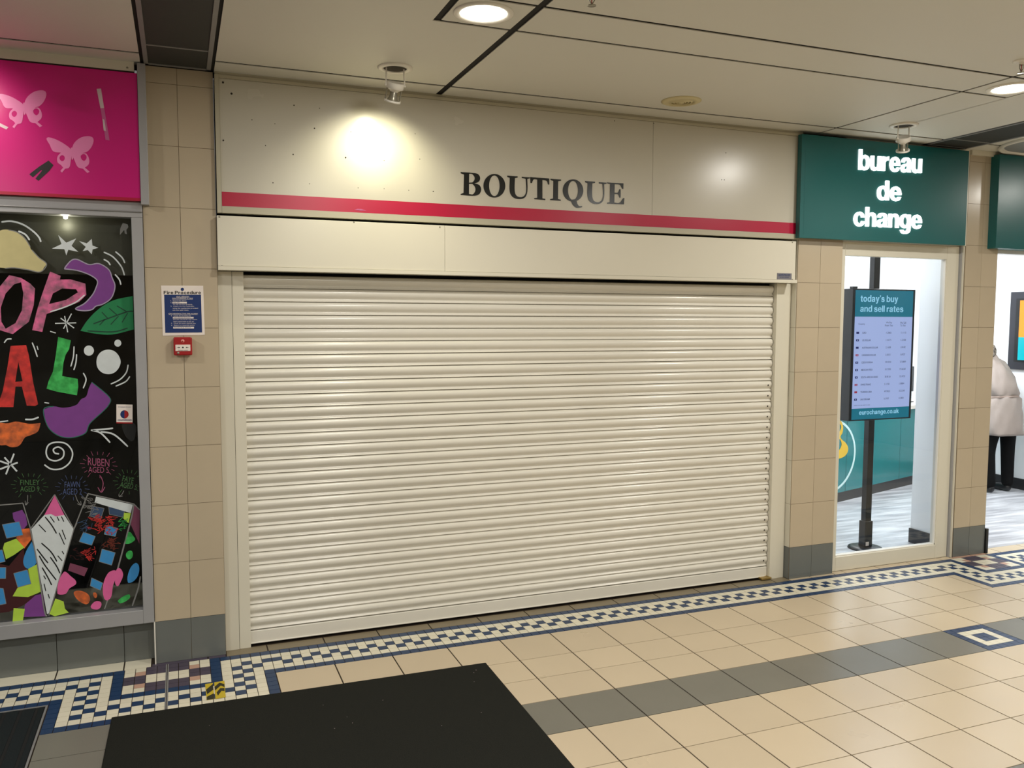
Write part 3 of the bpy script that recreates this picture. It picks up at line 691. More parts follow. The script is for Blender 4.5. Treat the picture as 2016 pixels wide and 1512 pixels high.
strokes('painted_asterisk', cB, [[(95,320),(40,460)], [(30,345),(115,440)], [(0,370),(70,395)], [(120,380),(0,425)]], 15, PW)
# children's names in chalk
CG = paint('chalk_green', (74, 118, 70)); CB = paint('chalk_blue', (76, 92, 138)); CP = paint('chalk_pink', (168, 84, 120))
def wtxt(s, quad, m, bold=-.004):
    LAY[0] += 1; Y = WY-.0008-LAY[0]*.00004
    TL, TR, BL = [at(*cB(*q), 1, Y) for q in quad]
    o = text('chalk_writing', s, TL, TR, BL, m, .0003, win, bold); return o
wtxt('FINLEY', ((137,497),(268,497),(137,532)), CG); wtxt('AGED 9', ((137,541),(266,541),(137,577)), CG)
wtxt('FAWN', ((437,510),(541,508),(437,550)), CB); wtxt('AGED 2', ((425,556),(553,556),(425,597)), CB)
wtxt('RUBEN', ((595,347),(740,358),(595,398)), CP); wtxt('AGED 5', ((598,408),(735,412),(598,447)), CP)
wtxt('FAYE', ((834,468),(908,484),(826,505)), CG); wtxt('AGED 5', ((818,510),(930,530),(808,545)), CG)
for (cx, cy, rx, ry, m) in [(200,537,95,62,CG), (490,552,85,62,CB), (668,396,95,68,CP), (868,512,72,62,CG)]:
    L = []
    for k in range(18):
        a = 2*PI*k/18+.1
        if .9 < a < 2.2 and k % 2: continue
        ex = 22 if k % 3 else 32
        L.append([(cx+rx*math.cos(a), cy+ry*math.sin(a)), (cx+(rx+ex)*math.cos(a), cy+(ry+ex)*math.sin(a))])
    strokes('chalk_rays', cB, L, 3.5, m)
strokes('chalk_arrow', cB, [[(187,600),(186,640),(174,668)], [(170,638),(174,668),(192,650)], [(510,600),(525,640),(548,668)], [(522,658),(548,668),(545,640)], [(838,570),(825,595),(806,610)], [(806,590),(806,610),(830,606)]], 4, PG)
strokes('chalk_arrow', cB, [[(680,470),(698,520),(686,582)], [(662,548),(686,582),(710,545)]], 5, CP)
# painted houses
art('painted_patch', cB, [(60,1080),(160,960),(175,1080),(235,1290),(150,1350),(60,1390),(-20,1400),(-20,1060)], PMar, 0)
art('painted_patch', cB, [(85,720),(150,700),(175,740),(185,800),(145,850),(90,760)], PPur, 0)
art('painted_patch', cB, [(150,830),(200,825),(212,900),(165,962),(110,890)], POr, 0)
art('painted_patch', cB, [(30,925),(110,895),(165,955),(95,1005),(40,1035),(20,960)], PLime, 0)
art('painted_patch', cB, [(175,985),(215,915,0),(240,1000),(245,1060),(190,1098),(158,1060)], PBl)
art('painted_patch', cB, [(190,1100),(250,1068),(270,1150),(285,1250),(240,1270),(190,1290),(85,1285),(120,1225),(210,1200)], PLime, 0)
art('painted_patch', cB, [(240,1278),(290,1268),(310,1420),(150,1425),(170,1340)], PPur, 0)
art('painted_patch', cB, [(92,1365),(168,1370),(155,1450),(85,1455)], PLime, 0)
for q in [[(15,800),(130,780),(155,870),(45,893)], [(-10,975),(15,970),(35,1050),(-10,1060)], [(-10,1090),(40,1090),(38,1165),(-10,1165)], [(92,1130),(185,1105),(210,1200),(120,1225)], [(-10,1228),(22,1232),(42,1335),(-10,1345)],
          [(565,850),(645,880),(620,940),(535,915)], [(720,805),(795,825),(780,880),(705,865)], [(690,965),(780,990),(755,1075),(670,1050)], [(620,1160),(695,1195),(680,1245),(610,1215)]]:
    art('painted_square', cB, q, PBl, 0); strokes('square_outline', cB, [[q[i], q[(i+1) % 4]] for i in range(4)], 5, PG)
for q in [[(625,675),(705,690),(680,765),(605,740)], [(735,680),(845,700),(830,750),(740,730)]]:
    art('painted_square', cB, q, PNav, 0); strokes('square_outline', cB, [[q[i], q[(i+1) % 4]] for i in range(4)], 4, PG)
art('painted_pencil', cB, [(300,735),(345,728),(375,742),(435,735),(497,830),(332,1400),(318,1405),(212,830)], PW, 0, (), 'white hatched pencil shape')
art('pencil_tip', cB, [(370,603),(435,735),(375,744),(345,728),(300,735)], PPk2, 0)
strokes('pencil_hatching', cB, [[(305,748),(350,805),(382,860)], [(262,800),(310,850)], [(340,745),(368,785)], [(385,745),(400,775)], [(415,745),(432,780)], [(420,835),(445,900)], [(400,855),(436,935)], [(280,925),(345,985),(385,1050)], [(250,965),(300,1030),(325,1060)], [(340,1020),(385,1085),(405,1130)], [(265,1010),(300,1070),(345,1130),(380,1175)], [(285,1090),(325,1160),(350,1210)], [(295,1145),(310,1170)], [(298,1200),(310,1250)], [(325,1270),(335,1300)], [(390,1010),(420,1045)], [(420,980),(432,1000)]], 9, PBk)
strokes('pencil_outline', cB, [[(370,597),(500,830)], [(500,830),(330,1415)], [(370,597),(205,830)], [(205,830),(250,1050),(300,1380),(320,1415)], [(500,830),(520,790)], [(385,1230),(345,1360)]], 9, PG)
strokes('house_outline', cB, [[(-20,670),(155,655)], [(155,655),(210,840)], [(595,590),(905,660)], [(595,590),(500,830)], [(905,660),(890,750),(850,900)], [(850,900),(790,1120),(725,1320)], [(905,660),(945,700)], [(725,1320),(708,1370)], [(950,1150),(935,1230),(895,1350)]], 10, PG)
art('painted_roof', cB, [(650,610),(898,665),(885,722),(740,680),(640,650)], PW, 0)
art('painted_patch', cB, [(905,665),(945,705),(943,930),(885,800)], PBrick, 0)
art('painted_patch', cB, [(475,1060),(595,1095),(570,1150),(460,1110)], PBrick, 0)
art('painted_patch', cB, [(840,720),(885,722),(870,790),(835,760)], PLime, 0)
art('painted_patch', cB, [(872,850),(900,875),(912,905),(850,930),(848,890)], PGr2)
art('painted_patch', cB, [(860,985),(890,978),(897,1015),(875,1035),(853,1015)], PGr2)
art('painted_patch', cB, [(915,1060),(940,1080),(935,1140),(900,1185),(865,1190),(875,1110)], PBl)
art('painted_patch', cB, [(430,1122),(480,1150),(516,1195),(470,1232),(440,1270),(388,1262)], PPk2)
art('painted_patch', cB, [(730,1130),(785,1115),(765,1210),(730,1312),(695,1240)], PPk2)
art('painted_patch', cB, [(800,1095),(832,1130),(820,1180),(790,1215),(780,1150)], PPk2)
art('painted_patch', cB, [(505,1252),(570,1255),(607,1290),(595,1335),(555,1330),(510,1290)], POr)
art('painted_patch', cB, [(630,1265),(645,1260),(657,1275),(645,1297)], POr)
art('painted_patch', cB, [(615,1350),(650,1318),(685,1330),(670,1370),(625,1370)], PPk2)
art('painted_patch', cB, [(375,1300),(430,1320),(440,1370),(465,1395),(370,1420),(335,1405)], PLime, 0)
art('painted_patch', cB, [(800,1312),(870,1272),(877,1298),(815,1332)], PGr2)
random.seed(3)
def scribble(x0, x1, y0, y1, n, m, wd=3):
    L = []
    for k in range(n):
        x = random.uniform(x0, x1); y = random.uniform(y0, y1)
        L.append([(x, y), (x+random.uniform(-40, 40), y+random.uniform(-22, 22)), (x+random.uniform(-40, 40), y+random.uniform(-26, 26))])
    strokes('scribble', cB, L, wd, m)
scribble(610, 780, 745, 850, 42, PRed, 4); scribble(580, 630, 965, 1030, 20, PRed, 4); scribble(700, 800, 890, 965, 22, paint('rust', (120, 50, 34)))
scribble(580, 640, 620, 740, 22, PG, 3); scribble(550, 590, 780, 850, 10, PNav, 3); scribble(820, 860, 770, 830, 12, PGr2, 3); scribble(490, 540, 960, 1030, 8, PMar, 3)
# round-emblem sticker on the glass
sy = WY-.009
q = [at(*cB(*p_), 1, WY-.001) for p_ in ((788,-14), (897,-12), (897,113), (788,110))]
stk = flat('window_sticker', [[(v.x, v.z) for v in q]], M['paper'], plane_y(WY-.006), .0005, win, 'small white sticker with a red and blue disc')
def disc(cx, cy, r, a0, a1, m, nm='sticker_disc'):
    pts = [(cx+r*math.cos(a0+(a1-a0)*k/14), cy+r*math.sin(a0+(a1-a0)*k/14)) for k in range(15)]
    return flat(nm, [loopsY(cB, pts, WY-.006, 0)], m, plane_y(WY-.0067), .0004, stk)
disc(842, 54, 28, PI/2, 3*PI/2, M['navy']); disc(842, 54, 28, -PI/2, PI/2, M['firered'])
TL, TR, BL = [at(*cB(*p_), 1, WY-.007) for p_ in ((796,84), (890,84), (796,98))]; text('sticker_text', 'countdown', TL, TR, BL, M['navy'], .0003, stk, .015)
TL, TR, BL = [at(*cB(*p_), 1, WY-.007) for p_ in ((800,0), (885,0), (800,9))]; text('sticker_text', 'it matters to you', TL, TR, BL, M['navy'], .0003, stk)
flat('sticker_band', [loopsY(cB, [(788,105),(897,107),(897,116),(788,114)], WY, 0)], M['firered'], plane_y(WY-.0068), .0003, stk)
# torn paper scrap at the top of the glass
art('paper_scrap', cA, [(850,225),(852,180),(870,140),(905,150),(910,170),(895,190),(900,220),(885,215),(880,190)], PG, 0)
art('dark_smudge', cB, [(830,120),(912,118),(915,200),(895,235),(860,215),(835,170)], PBk)

# ------------------------------------------------------------------ FIRE NOTICE + CALL POINT
k5 = 160/1344
def c5(u, v): return (300+u*k5, 540+v*k5)
NY = -.001
t = thing('fire_notice', 'white and navy fire procedure notice on the tiled pillar', 'notice', tuple(at(*c5(500, 600), 1, 0)))
flat('notice_sheet', [loopsY(c5, [(143,187),(840,190),(868,1003),(172,1015)], NY, 0)], M['paper'], plane_y(0), .002, t)
flat('notice_panel', [loopsY(c5, [(195,338),(803,338),(822,962),(213,968)], NY, 0)], M['navy'], plane_y(-.002), .0006, t)
flat('notice_emblem', [loopsY(c5, [(495+27*math.cos(a*PI/6), 250+27*math.sin(a*PI/6)) for a in range(12)], NY)], M['navy'], plane_y(-.002), .0006, t)
def ntxt(s, x0, x1, y0, y1, m, bold=.0, sl=0):
    TL, TR, BL = [at(*c5(*p_), 1, -.0027) for p_ in ((x0, y0), (x1, y0+sl), (x0, y1))]
    text('notice_text', s, TL, TR, BL, m, .0004, t, bold)
TL, TR, BL = [at(*c5(*p_), 1, -.0027) for p_ in ((188, 275), (802, 275), (188, 329))]
grot('notice_heading', 'Fire Procedure', TL, TR, BL, M['black'], .0004, t, .2)
for (s, x0, x1, y0, y1) in [('ANY PERSON', 395, 605, 357, 376), ('DISCOVERING A FIRE', 330, 668, 388, 408), ('1.  Sound the alarm.', 300, 565, 427, 446), ('2.', 300, 318, 458, 476), ('To call the Fire Brigade.', 338, 665, 490, 510), ('3.  Attack the fire if possible,', 302, 692, 520, 540), ('using the appliances provided', 338, 755, 553, 575), ('(do not take risks).', 338, 600, 585, 606),
                            ('ON HEARING THE FIRE ALARM', 268, 748, 640, 660), ('4.  Leave the building by', 306, 638, 678, 700), ('Do not return for any reason', 345, 740, 742, 760), ('until authorised to do so.', 345, 690, 773, 791), ('5.  Close all doors behind you.', 310, 720, 803, 824), ('6.  Report to assembly point:', 312, 700, 834, 855)]:
    ntxt(s, x0, x1, y0, y1, M['paper'])
for (x0, x1, y0, y1, s) in [(330,570,455,482,'Dial 999'), (338,682,705,731,'The nearest Fire Exit'), (345,688,868,897,'Assembly Point')]:
    flat('notice_field', [loopsY(c5, [(x0,y0),(x1,y0),(x1,y1),(x0,y1)], NY, 0)], M['paper'], plane_y(-.0026), .0004, t)
    TL, TR, BL = [at(*c5(*p_), 1, -.0032) for p_ in ((x0+12, y0+6), (x0+(x1-x0)*(.5 if s == 'Dial 999' else .85), y0+6), (x0+12, y1-6))]; text('notice_text', s, TL, TR, BL, M['navy'], .0003, t)
for (x0, x1, y) in [(395,605,380), (330,668,412), (268,748,664)]:
    b = MB(); b.add([at(*c5(*q_), 1, -.0028) for q_ in ((x0,y),(x1,y),(x1,y+3),(x0,y+3))], [(0,3,2,1)], M['paper']); b.build('underline', t)
p0 = at(*c5(345,1040), 1, -.03); p1 = at(*c5(662,1338), 1, -.03)
t = thing('fire_call_point', 'red break glass fire alarm call point below the fire notice', 'alarm call point', ((p0.x+p1.x)/2, 0, p1.z))
cx = (p0.x+p1.x)/2; cw = (p1.x-p0.x)/2; z1, z0 = p0.z, p1.z; hz = z1-z0
b = MB(); b.box(cx-cw+.004, cx+cw-.004, -.022, 0, z0+.004, z1-.004, M['firered']); b.build('back_box', t, bevel=.002)
b = MB(); b.box(cx-cw, cx+cw, -.042, -.020, z0, z1, M['firered']); b.build('cover', t, bevel=.006)
fx_a, fx_b = cx-cw+.10*2*cw, cx+cw-.10*2*cw; fz1, fz0 = z1-.41*hz, z1-.76*hz
fp = one_box('glass_plate', fx_a, fx_b, -.0445, -.040, fz0, fz1, M['paper'], t, bevel=.001); fp['label'] = 'white press plate with black arrows'
zc = (fz0+fz1)/2+.002
b = MB(); b.lathe([(0, -.0008), (.0042, -.0006), (.0042, 0)], M['black'], (cx, -.0445, zc), (0, 1, 0), 16)
for sg in (-1, 1):
    a = cx+sg*.0205
    b.add([(a-.0065, -.0452, zc-.001), (a+.0065, -.0452, zc-.001), (a+.0065, -.0452, zc+.001), (a-.0065, -.0452, zc+.001)], [(0, 1, 2, 3)], M['black'])
    tip = a-sg*.0075; bk = a-sg*.0005
    b.add([(tip, -.0452, zc), (bk, -.0452, zc+.004), (bk, -.0452, zc-.004)], [(0, 1, 2) if sg < 0 else (0, 2, 1)], M['black'])
b.build('arrow_mark', fp)
text('press_text', 'PRESS HERE', (cx-.022, -.0446, fz0+.0055), (cx+.022, -.0446, fz0+.0055), (cx-.022, -.0446, fz0+.0025), M['black'], .0004, fp)
b = MB(); b.lathe([(0, -.002), (.0055, -.0015), (.006, 0)], M['steel'], (cx-cw+.021, -.042, z0+.012), (0, 1, 0), 16); b.build('key_port', t)
b = MB(); b.lathe([(0, -.001), (.0075, -.0008), (.008, 0)], mat('red_logo', (226, 150, 140), .4), (cx, -.042, z1-.019), (0, 1, 0), 18); b.lathe([(0, -.0014), (.004, -.0012), (.0045, -.0005)], M['firered'], (cx-.001, -.042, z1-.0215), (0, 1, 0), 12); b.build('bell_emblem', t)

# ------------------------------------------------------------------ TEAL SIGNS
TY = -.07
def teal_sign(x0, x1, z0, z1, label):
    t = thing('teal_fascia', label, 'sign', ((x0+x1)/2, TY, z0))
    b = MB(); b.box(x0, x1, TY, -.032 if x0 < 5 else .04, z0, z1, M['teal']); b.build('sign_tray', t, bevel=.002)
    return t
t = teal_sign(4.237, 5.712, 2.308, 2.975, 'illuminated teal sign box reading bureau de change')
one_box('wall_fixing', 4.31, 5.70, -.032, -.001, 2.34, 2.95, M['gap'], t)
b = MB(); b.box(4.268, 4.2695, TY-.0006, TY, 2.33, 2.95, mat('teal_seam', (10, 90, 88), .4)); b.build('corner_seam', t)
k6 = 456/1863
def c6(u, v): return (1560+u*k6, 250+v*k6)
def word(s, TLp, TRp, BLp):
    """BLp is the ink's lower left: the baseline, or the descender line for 'change'"""
    TL, TR, BL = [Vector(at(*c6(*q_), 1, TY-.004)) for q_ in (TLp, TRp, BLp)]
    W_ = sum(GL[c][0] for c in s)+.09*(len(s)-1); y1 = 1.40; y0 = -.02
    x = 0
    for c in s:
        wd, loops = GL[c]
        def mp(p):
            a = (x+p[0])/W_; b_ = (y1-p[1])/(y1-y0); q_ = TL+(TR-TL)*a+(BL-TL)*b_; return (q_.x, q_.z)+tuple(p[2:])
        flat('lit_letter', [[mp(p) for p in l] for l in loops], M['letter'], plane_y(TY), .009, t)
        x += wd+.09
word('bureau', (536,178), (1044,212), (531,345))
word('de', (683,428), (876,440), (681,588))
word('change', (495,638), (1043,668), (491,798))
t = teal_sign(6.015, 8.4, 2.30, 2.975, 'plain teal sign box cut off at the right edge over the open doorway')

# ------------------------------------------------------------------ BUREAU window + interior
win2 = thing('window_2', None, None, (5.2, .03, 0)); win2['kind'] = 'structure'
wl, wr = 4.668, 5.772
b = MB()
b.box(wl, 4.716, .028, .08, 0, 2.31, M['cream']); b.box(5.655, wr, .028, .08, 0, 2.31, M['cream'])
b.box(4.716, 5.655, .028, .08, 2.213, 2.31, M['cream']); b.box(4.716, 5.655, .028, .08, 0, .103, M['cream'])
b.build('window_frame', win2, bevel=.004)
b = MB(); b.box(4.716, 4.722, .035, .075, .103, 2.213, M['white']); b.box(5.649, 5.655, .035, .075, .103, 2.213, M['white']); b.box(4.716, 5.655, .035, .075, .103, .112, M['white']); b.build('glazing_bead', win2)
b = MB(); b.quad((4.722, .053, .112), (5.649, .053, .112), (5.649, .053, 2.213), (4.722, .053, 2.213), M['glass']); b.build('window_pane', win2)
b = MB(); b.box(5.774, 5.800, .012, .06, 0, 2.31, M['alu']); b.box(5.783, 5.789, -.002, .012, 0, 2.31, M['cream']); struct(b.build('trim_5'))
b = MB(); b.box(4.290, 5.80, .0, .10, 2.312, 3.0, M['cream']); b.box(6.127, 9.2, .06, .14, 2.275, 3.0, M['office']); struct(b.build('wall_header'))
# door post at the foot of the right pillar
b = MB(); b.box(6.127, 6.150, -.012, .03, 0, .19, M['dark']); struct(b.build('trim_6'))
# room
XR = 8.65; YB = 3.6
fb2 = MB(); fb2.box(4.3, 9.2, .09, 4.2, -.02, 0, M['boards']); struct(fb2.build('floor_office'))
b = MB(); b.box(4.3, 9.2, .14, 4.2, 3.0, 3.03, M['office']); struct(b.build('ceiling_office'))
b = MB(); b.box(XR, XR+.05, .14, 4.2, 0, 3.0, M['office']); struct(b.build('wall_office_right'))
b = MB(); b.box(4.3, 9.0, YB, YB+.05, 0, 3.0, M['office'])
for px in (1769,):
    x = at(px, 540, 1, YB-.001).x; b.box(x-.006, x+.006, YB-.003, YB, 0, 3, M['darkgrey'])
struct(b.build('wall_office_back'))
b = MB(); b.box(4.3, 4.35, .46, 4.2, 0, 3.0, M['office']); struct(b.build('wall_office_left'))
b = MB(); b.box(XR-.012, XR, .14, 2.5, 0, .115, M['skirt']); struct(b.build('baseboard_right'))
b = MB(); b.box(5.855, 5.985, .085, .449, 0, 2.99, M['office']); b.box(5.985, 6.132, .10, .4495, 0, 2.99, M['office']); struct(b.build('wall_stub'))
b = MB(); b.box(5.843, 5.855, .085, .455, 0, .115, M['skirt']); struct(b.build('baseboard_stub'))
for (x, y, sx, sy) in [(6.9, 1.15, 1.2, .6), (7.2, 2.85, 1.2, .6), (5.1, 1.2, .6, .6)]:
    t = thing('office_ceiling_light', 'flat white ceiling light panel inside the money exchange', 'light', (x, y, 2.985), 'ceiling lights in the money exchange')
    one_box('light_frame', x-sx/2-.02, x+sx/2+.02, y-sy/2-.02, y+sy/2+.02, 2.982, 2.9995, M['white'], t)
    one_box('light_diffuser', x-sx/2, x+sx/2, y-sy/2, y+sy/2, 2.976, 2.984, mat('office_diffuser', (255, 255, 255), .5, emis=(255, 255, 255), estr=4), t)

# counter
a0 = at(1650, 990, 2, 0); a1 = at(1793, 955, 2, 0); cdir = (a1-a0).normalized(); cn = Vector((-cdir.y, cdir.x, 0))   # cn points away from the mall
def cpt(s, d, z): p = a0+cdir*s+cn*d; return Vector((p.x, p.y, z))
S0, S1 = -1.55, (XR-.02-a0.x)/cdir.x-.18
t = thing('service_counter', 'teal fronted service counter with a white top inside the money exchange', 'counter', tuple(cpt(.7, .3, 0)))
def obox(s0, s1, d0, d1, z0, z1, m, name, par, bevel=0):
    b = MB(); c = [cpt(s0,d0,z0),cpt(s1,d0,z0),cpt(s1,d1,z0),cpt(s0,d1,z0),cpt(s0,d0,z1),cpt(s1,d0,z1),cpt(s1,d1,z1),cpt(s0,d1,z1)]
    b.add(c, [(0,3,2,1),(4,5,6,7),(0,1,5,4),(1,2,6,5),(2,3,7,6),(3,0,4,7)], m); return b.build(name, par, bevel)
obox(S0, S1, .015, .5, 0, .10, M['skirt'], 'toe_kick', t)
cf = obox(S0, S1, 0, .5, .10, .83, M['tealc'], 'counter_front', t)
for s_ in (.12, 1.18): obox(s_, s_+.004, -.0015, 0, .10, .83, mat('counter_joint', (20, 90, 92), .5), 'panel_joint', cf)
obox(S0, S1, -.02, .55, .83, .87, M['white'], 'counter_top', t, .004)
# logo on the counter: pale ring and golden swirl
def cflat(name, loops, m, off):
    # local x -> along the counter, y -> height
    cu = lambda a, b_, c: tuple(cpt(a, -off-c, b_))
    return flat(name, loops, m, cu, .002, cf)
def on_counter(px, py):
    n = cn; d = _f + R_*((px-1008)/F_PX) - U_*((py-756)/F_PX); tt = (a0-CAM).dot(n)/d.dot(n); p = CAM+d*tt; return ((p-a0).dot(cdir), p.z)
rc = (on_counter(1684, 890)[0]-.47, .47); ro, ri = .47, .45
cflat('logo_ring', [[(rc[0]+ro*math.cos(a*PI/12)*1.0, rc[1]+.36*math.sin(a*PI/12), 1) for a in range(24)], [(rc[0]+(ro-.028)*math.cos(a*PI/12), rc[1]+(.36-.022)*math.sin(a*PI/12), 1) for a in range(24)]], M['palec'], .0005)
def c8(u, v): return (1620+u*.2645, 780+v*.2645)
cflat('logo_swirl', [[on_counter(*c8(*q_))+(1,) for q_ in [(60,180),(125,178),(148,220),(145,270),(130,305),(170,350),(187,390),(175,430),(140,458),(90,465),(60,440),(100,415),(125,395),(138,360),(125,320),(90,300),(120,270),(135,225),(110,200),(60,205)]]], M['gold'], .0008)

# rates display on a pole
t = thing('rates_display', 'portrait screen of currency rates on a black floor pole behind the window', 'display', (5.36, .42, 0))
b = MB(); b.box(5.347, 5.403, .405, .455, .012, 3.0, M['dark']); b.box(5.335, 5.410, .395, .46, .012, .22, M['dark']); b.build('pole', t, bevel=.003)
b = MB(); b.lathe([(0, .022), (.10, .020), (.125, .012), (.13, 0), (0, 0)], M['dark'], (5.375, .43, 0), n=40); b.build('base', t)
one_box('base_label', 5.345, 5.375, .3935, .395, .03, .06, M['paper'], t)
sx0, sx1, sz0, sz1 = 5.052, 5.655, 1.022, 2.003
case = MB(); case.box(sx0, sx1, .302, .405, sz0, sz1, M['dark']); case.box(sx0, sx0+.04, .30, .34, sz1, sz1+.016, M['dark']); case.build('screen_casing', t, bevel=.003)
sc = MB(); y = .3005
gx0, gx1 = 5.073, 5.632; zt, zb = 1.992, 1.032; zh, zf = 1.797, 1.115
sc.quad((gx0,y,zh),(gx1,y,zh),(gx1,y,zt),(gx0,y,zt), M['screen_teal']); sc.quad((gx0,y,zf),(gx1,y,zf),(gx1,y,zh),(gx0,y,zh), M['screen_pale']); sc.quad((gx0,y,zb),(gx1,y,zb),(gx1,y,zf),(gx0,y,zf), M['screen_teal'])
scr = sc.build('screen', t)
def st(s, x0, x1, z0, z1, m='screen_ink', bold=0.0):
    text('screen_text', s, (x0, y-.0006, z1), (x1, y-.0006, z1), (x0, y-.0006, z0), M[m], .0003, scr, bold)
def sX(u): return gx0+(u-212)/(790-212)*(gx1-gx0)
def sZ(v): return sz1-(v-42)/1308*(sz1-sz0)
for (s_, u0, u1, v0, v1) in [("today's buy", 262, 635, 105, 188), ('and sell rates', 262, 692, 205, 270), ('eurochange.co.uk', 285, 685, 1243, 1303)]:
    grot('screen_text', s_, (sX(u0), y-.0005, sZ(v0)), (sX(u1), y-.0005, sZ(v0)), (sX(u0), y-.0005, sZ(v1)), M['screen_text'], .0004, scr, .12)
st('Country', sX(250), sX(312), sZ(402), sZ(380)); st('We Buy', sX(522), sX(582), sZ(387), sZ(365)); st('From You', sX(512), sX(590), sZ(412), sZ(392)); st('We Sell', sX(665), sX(725), sZ(387), sZ(365)); st('To You', sX(668), sX(720), sZ(412), sZ(392))
rows = [('EURO','1.2065','1.1115','n'),('US DOLLAR','1.4171','1.2108','n'),('AUSTRALIAN DOLLAR','2.1608','1.8182','n'),('CANADIAN DOLLAR','2.0321','1.6927','r'),('CZECH KORUNA','30.5554','27.0889','n'),('MEXICAN PESO','25.7305','19.6658','n'),('SOUTH AFRICAN RAND','28.8126','22.4722','n'),('SWISS FRANC','1.3150','1.0884','r'),('TURKISH LIRA','49.9022','35.2240','r'),('UAE DIRHAM','5.5707','4.3801','n')]
for i, (nm, b1, b2, fl) in enumerate(rows):
    v = 475+i*73.5
    st(nm, sX(292), sX(292+len(nm)*9.3), sZ(v+9), sZ(v-9), 'screen_ink', .01); st(b1, sX(528), sX(528+len(b1)*8.5), sZ(v+9), sZ(v-9)); st(b2, sX(678), sX(678+len(b2)*8.5), sZ(v+9), sZ(v-9))
    b = MB(); m_ = M['screen_red'] if fl == 'r' else M['screen_navy']
    b.quad((sX(232), y-.0006, sZ(v+10)), (sX(259), y-.0006, sZ(v+10)), (sX(259), y-.0006, sZ(v-10)), (sX(232), y-.0006, sZ(v-10)), m_)
    if nm[0] in 'CMSU': b.quad((sX(242), y-.0008, sZ(v+5)), (sX(250), y-.0008, sZ(v+5)), (sX(250), y-.0008, sZ(v-5)), (sX(242), y-.0008, sZ(v-5)), M['screen_pale'])
    b.build('flag_icon', scr)
st('indicative rates only, subject to change', sX(232), sX(390), sZ(1200), sZ(1188))

# advertising screen on the side wall
XW = XR-.001
t = thing('wall_screen', 'dark framed orange and cyan advertising screen on the white side wall', 'screen', (XW, 1.4, 1.26))
y0s, y1s = .75, 1.845; zs0, zs1 = 1.262, 2.072
b = MB(); b.box(XW-.03, XW, y0s, y1s, zs0, zs1, M['darkgrey']); b.build('screen_frame', t, bevel=.003)
b = MB(); b.box(XW-.033, XW-.029, y0s+.07, y1s-.07, zs0+.08, zs1-.07, M['dark']); b.build('screen_bezel', t)
b = MB(); xx = XW-.0345
b.quad((xx, y1s-.115, zs0+.10), (xx, y0s+.1, zs0+.10), (xx, y0s+.1, 1.600), (xx, y1s-.115, 1.600), M['screen_cyan'])
b.quad((xx, y1s-.115, 1.600), (xx, y0s+.1, 1.600), (xx, y0s+.1, zs1-.09), (xx, y1s-.115, zs1-.09), M['screen_orange']); b.build('screen_image', t)

# monitor on the counter
mp = cpt(1.62, .22, .87)
t = thing('desk_monitor', 'black desk monitor on the counter seen between screen and white wall end', 'monitor', tuple(mp))
def lbox(p, sx, sy, sz, dz, m, nm):
    b = MB(); c = []
    for z in (dz, dz+sz):
        for (i, j) in ((-1,-1),(1,-1),(1,1),(-1,1)): q_ = p+cdir*(i*sx/2)+cn*(j*sy/2); c.append((q_.x, q_.y, p.z+z))
    b.add(c, [(0,3,2,1),(4,5,6,7),(0,1,5,4),(1,2,6,5),(2,3,7,6),(3,0,4,7)], m); return b.build(nm, t, .003)
lbox(mp, .22, .16, .012, 0, M['dark'], 'foot'); lbox(mp, .04, .03, .12, .012, M['dark'], 'neck'); lbox(mp, .46, .03, .28, .11, M['dark'], 'monitor_screen')

# ------------------------------------------------------------------ PERSON at the counter, seen from behind
PX, PYY = 8.315, 1.64
per = thing('person', 'person in a pale beige padded coat and black trousers bent over the counter', 'person', (PX, PYY, 0))
skin = mat('skin', (206, 160, 136), .55); coatm = mat('coat_beige', (156, 144, 136), .7, var=.2, vscale=9, bump=.9, bscale=22); trou = mat('black_trousers', (8, 8, 9), .9, spec=.2); hairm = mat('grey_hair', (176, 164, 152), .7, rgb2=(86, 76, 72), var=.12, vscale=60, stretch=(1, 1, .25)); shoe = mat('black_shoe', (14, 14, 15), .4)
def skinned(name, nodes, edges, m, parent, root=0, sub=2):
    me = bpy.data.meshes.new(name); me.from_pydata([n[:3] for n in nodes], edges, []); o = bpy.data.objects.new(name, me); COL.objects.link(o); me.materials.append(m)
    md = o.modifiers.new('skin', 'SKIN'); md.use_smooth_shade = True
    for i, n in enumerate(nodes):
        sv = me.skin_vertices[0].data[i]; r = n[3]; sv.radius = (r, r) if not isinstance(r, tuple) else r; sv.use_root = (i == root)
    s = o.modifiers.new('sub', 'SUBSURF'); s.levels = s.render_levels = sub
    adopt(o, parent); return o
X = PX; Y = PYY
body = [(X,Y,.88,.10),(X,Y+.02,1.02,.12),(X,Y+.09,1.17,.14),(X,Y+.15,1.27,.11),(X,Y+.19,1.335,.05),(X,Y+.215,1.375,.055),(X,Y+.25,1.44,.088),(X,Y+.265,1.49,.075),
        (X+.09,Y,.76,.07),(X+.112,Y+.01,.45,.045),(X+.115,Y-.01,.13,.03),(X+.116,Y,.07,.028),
        (X-.09,Y,.76,.07),(X-.13,Y+.04,.45,.045),(X-.125,Y+.0,.13,.03),(X-.125,Y+.01,.07,.028),
        (X+.10,Y+.15,1.235,.05),(X+.14,Y+.27,1.03,.04),(X+.10,Y+.56,.955,.032),(X+.07,Y+.64,.93,.028),
        (X-.10,Y+.15,1.235,.05),(X-.14,Y+.27,1.03,.04),(X-.10,Y+.56,.955,.032),(X-.07,Y+.64,.93,.028)]
edges = [(0,1),(1,2),(2,3),(3,4),(4,5),(5,6),(6,7),(0,8),(8,9),(9,10),(10,11),(0,12),(12,13),(13,14),(14,15),(3,16),(16,17),(17,18),(18,19),(3,20),(20,21),(21,22),(22,23)]
n0 = len(body)
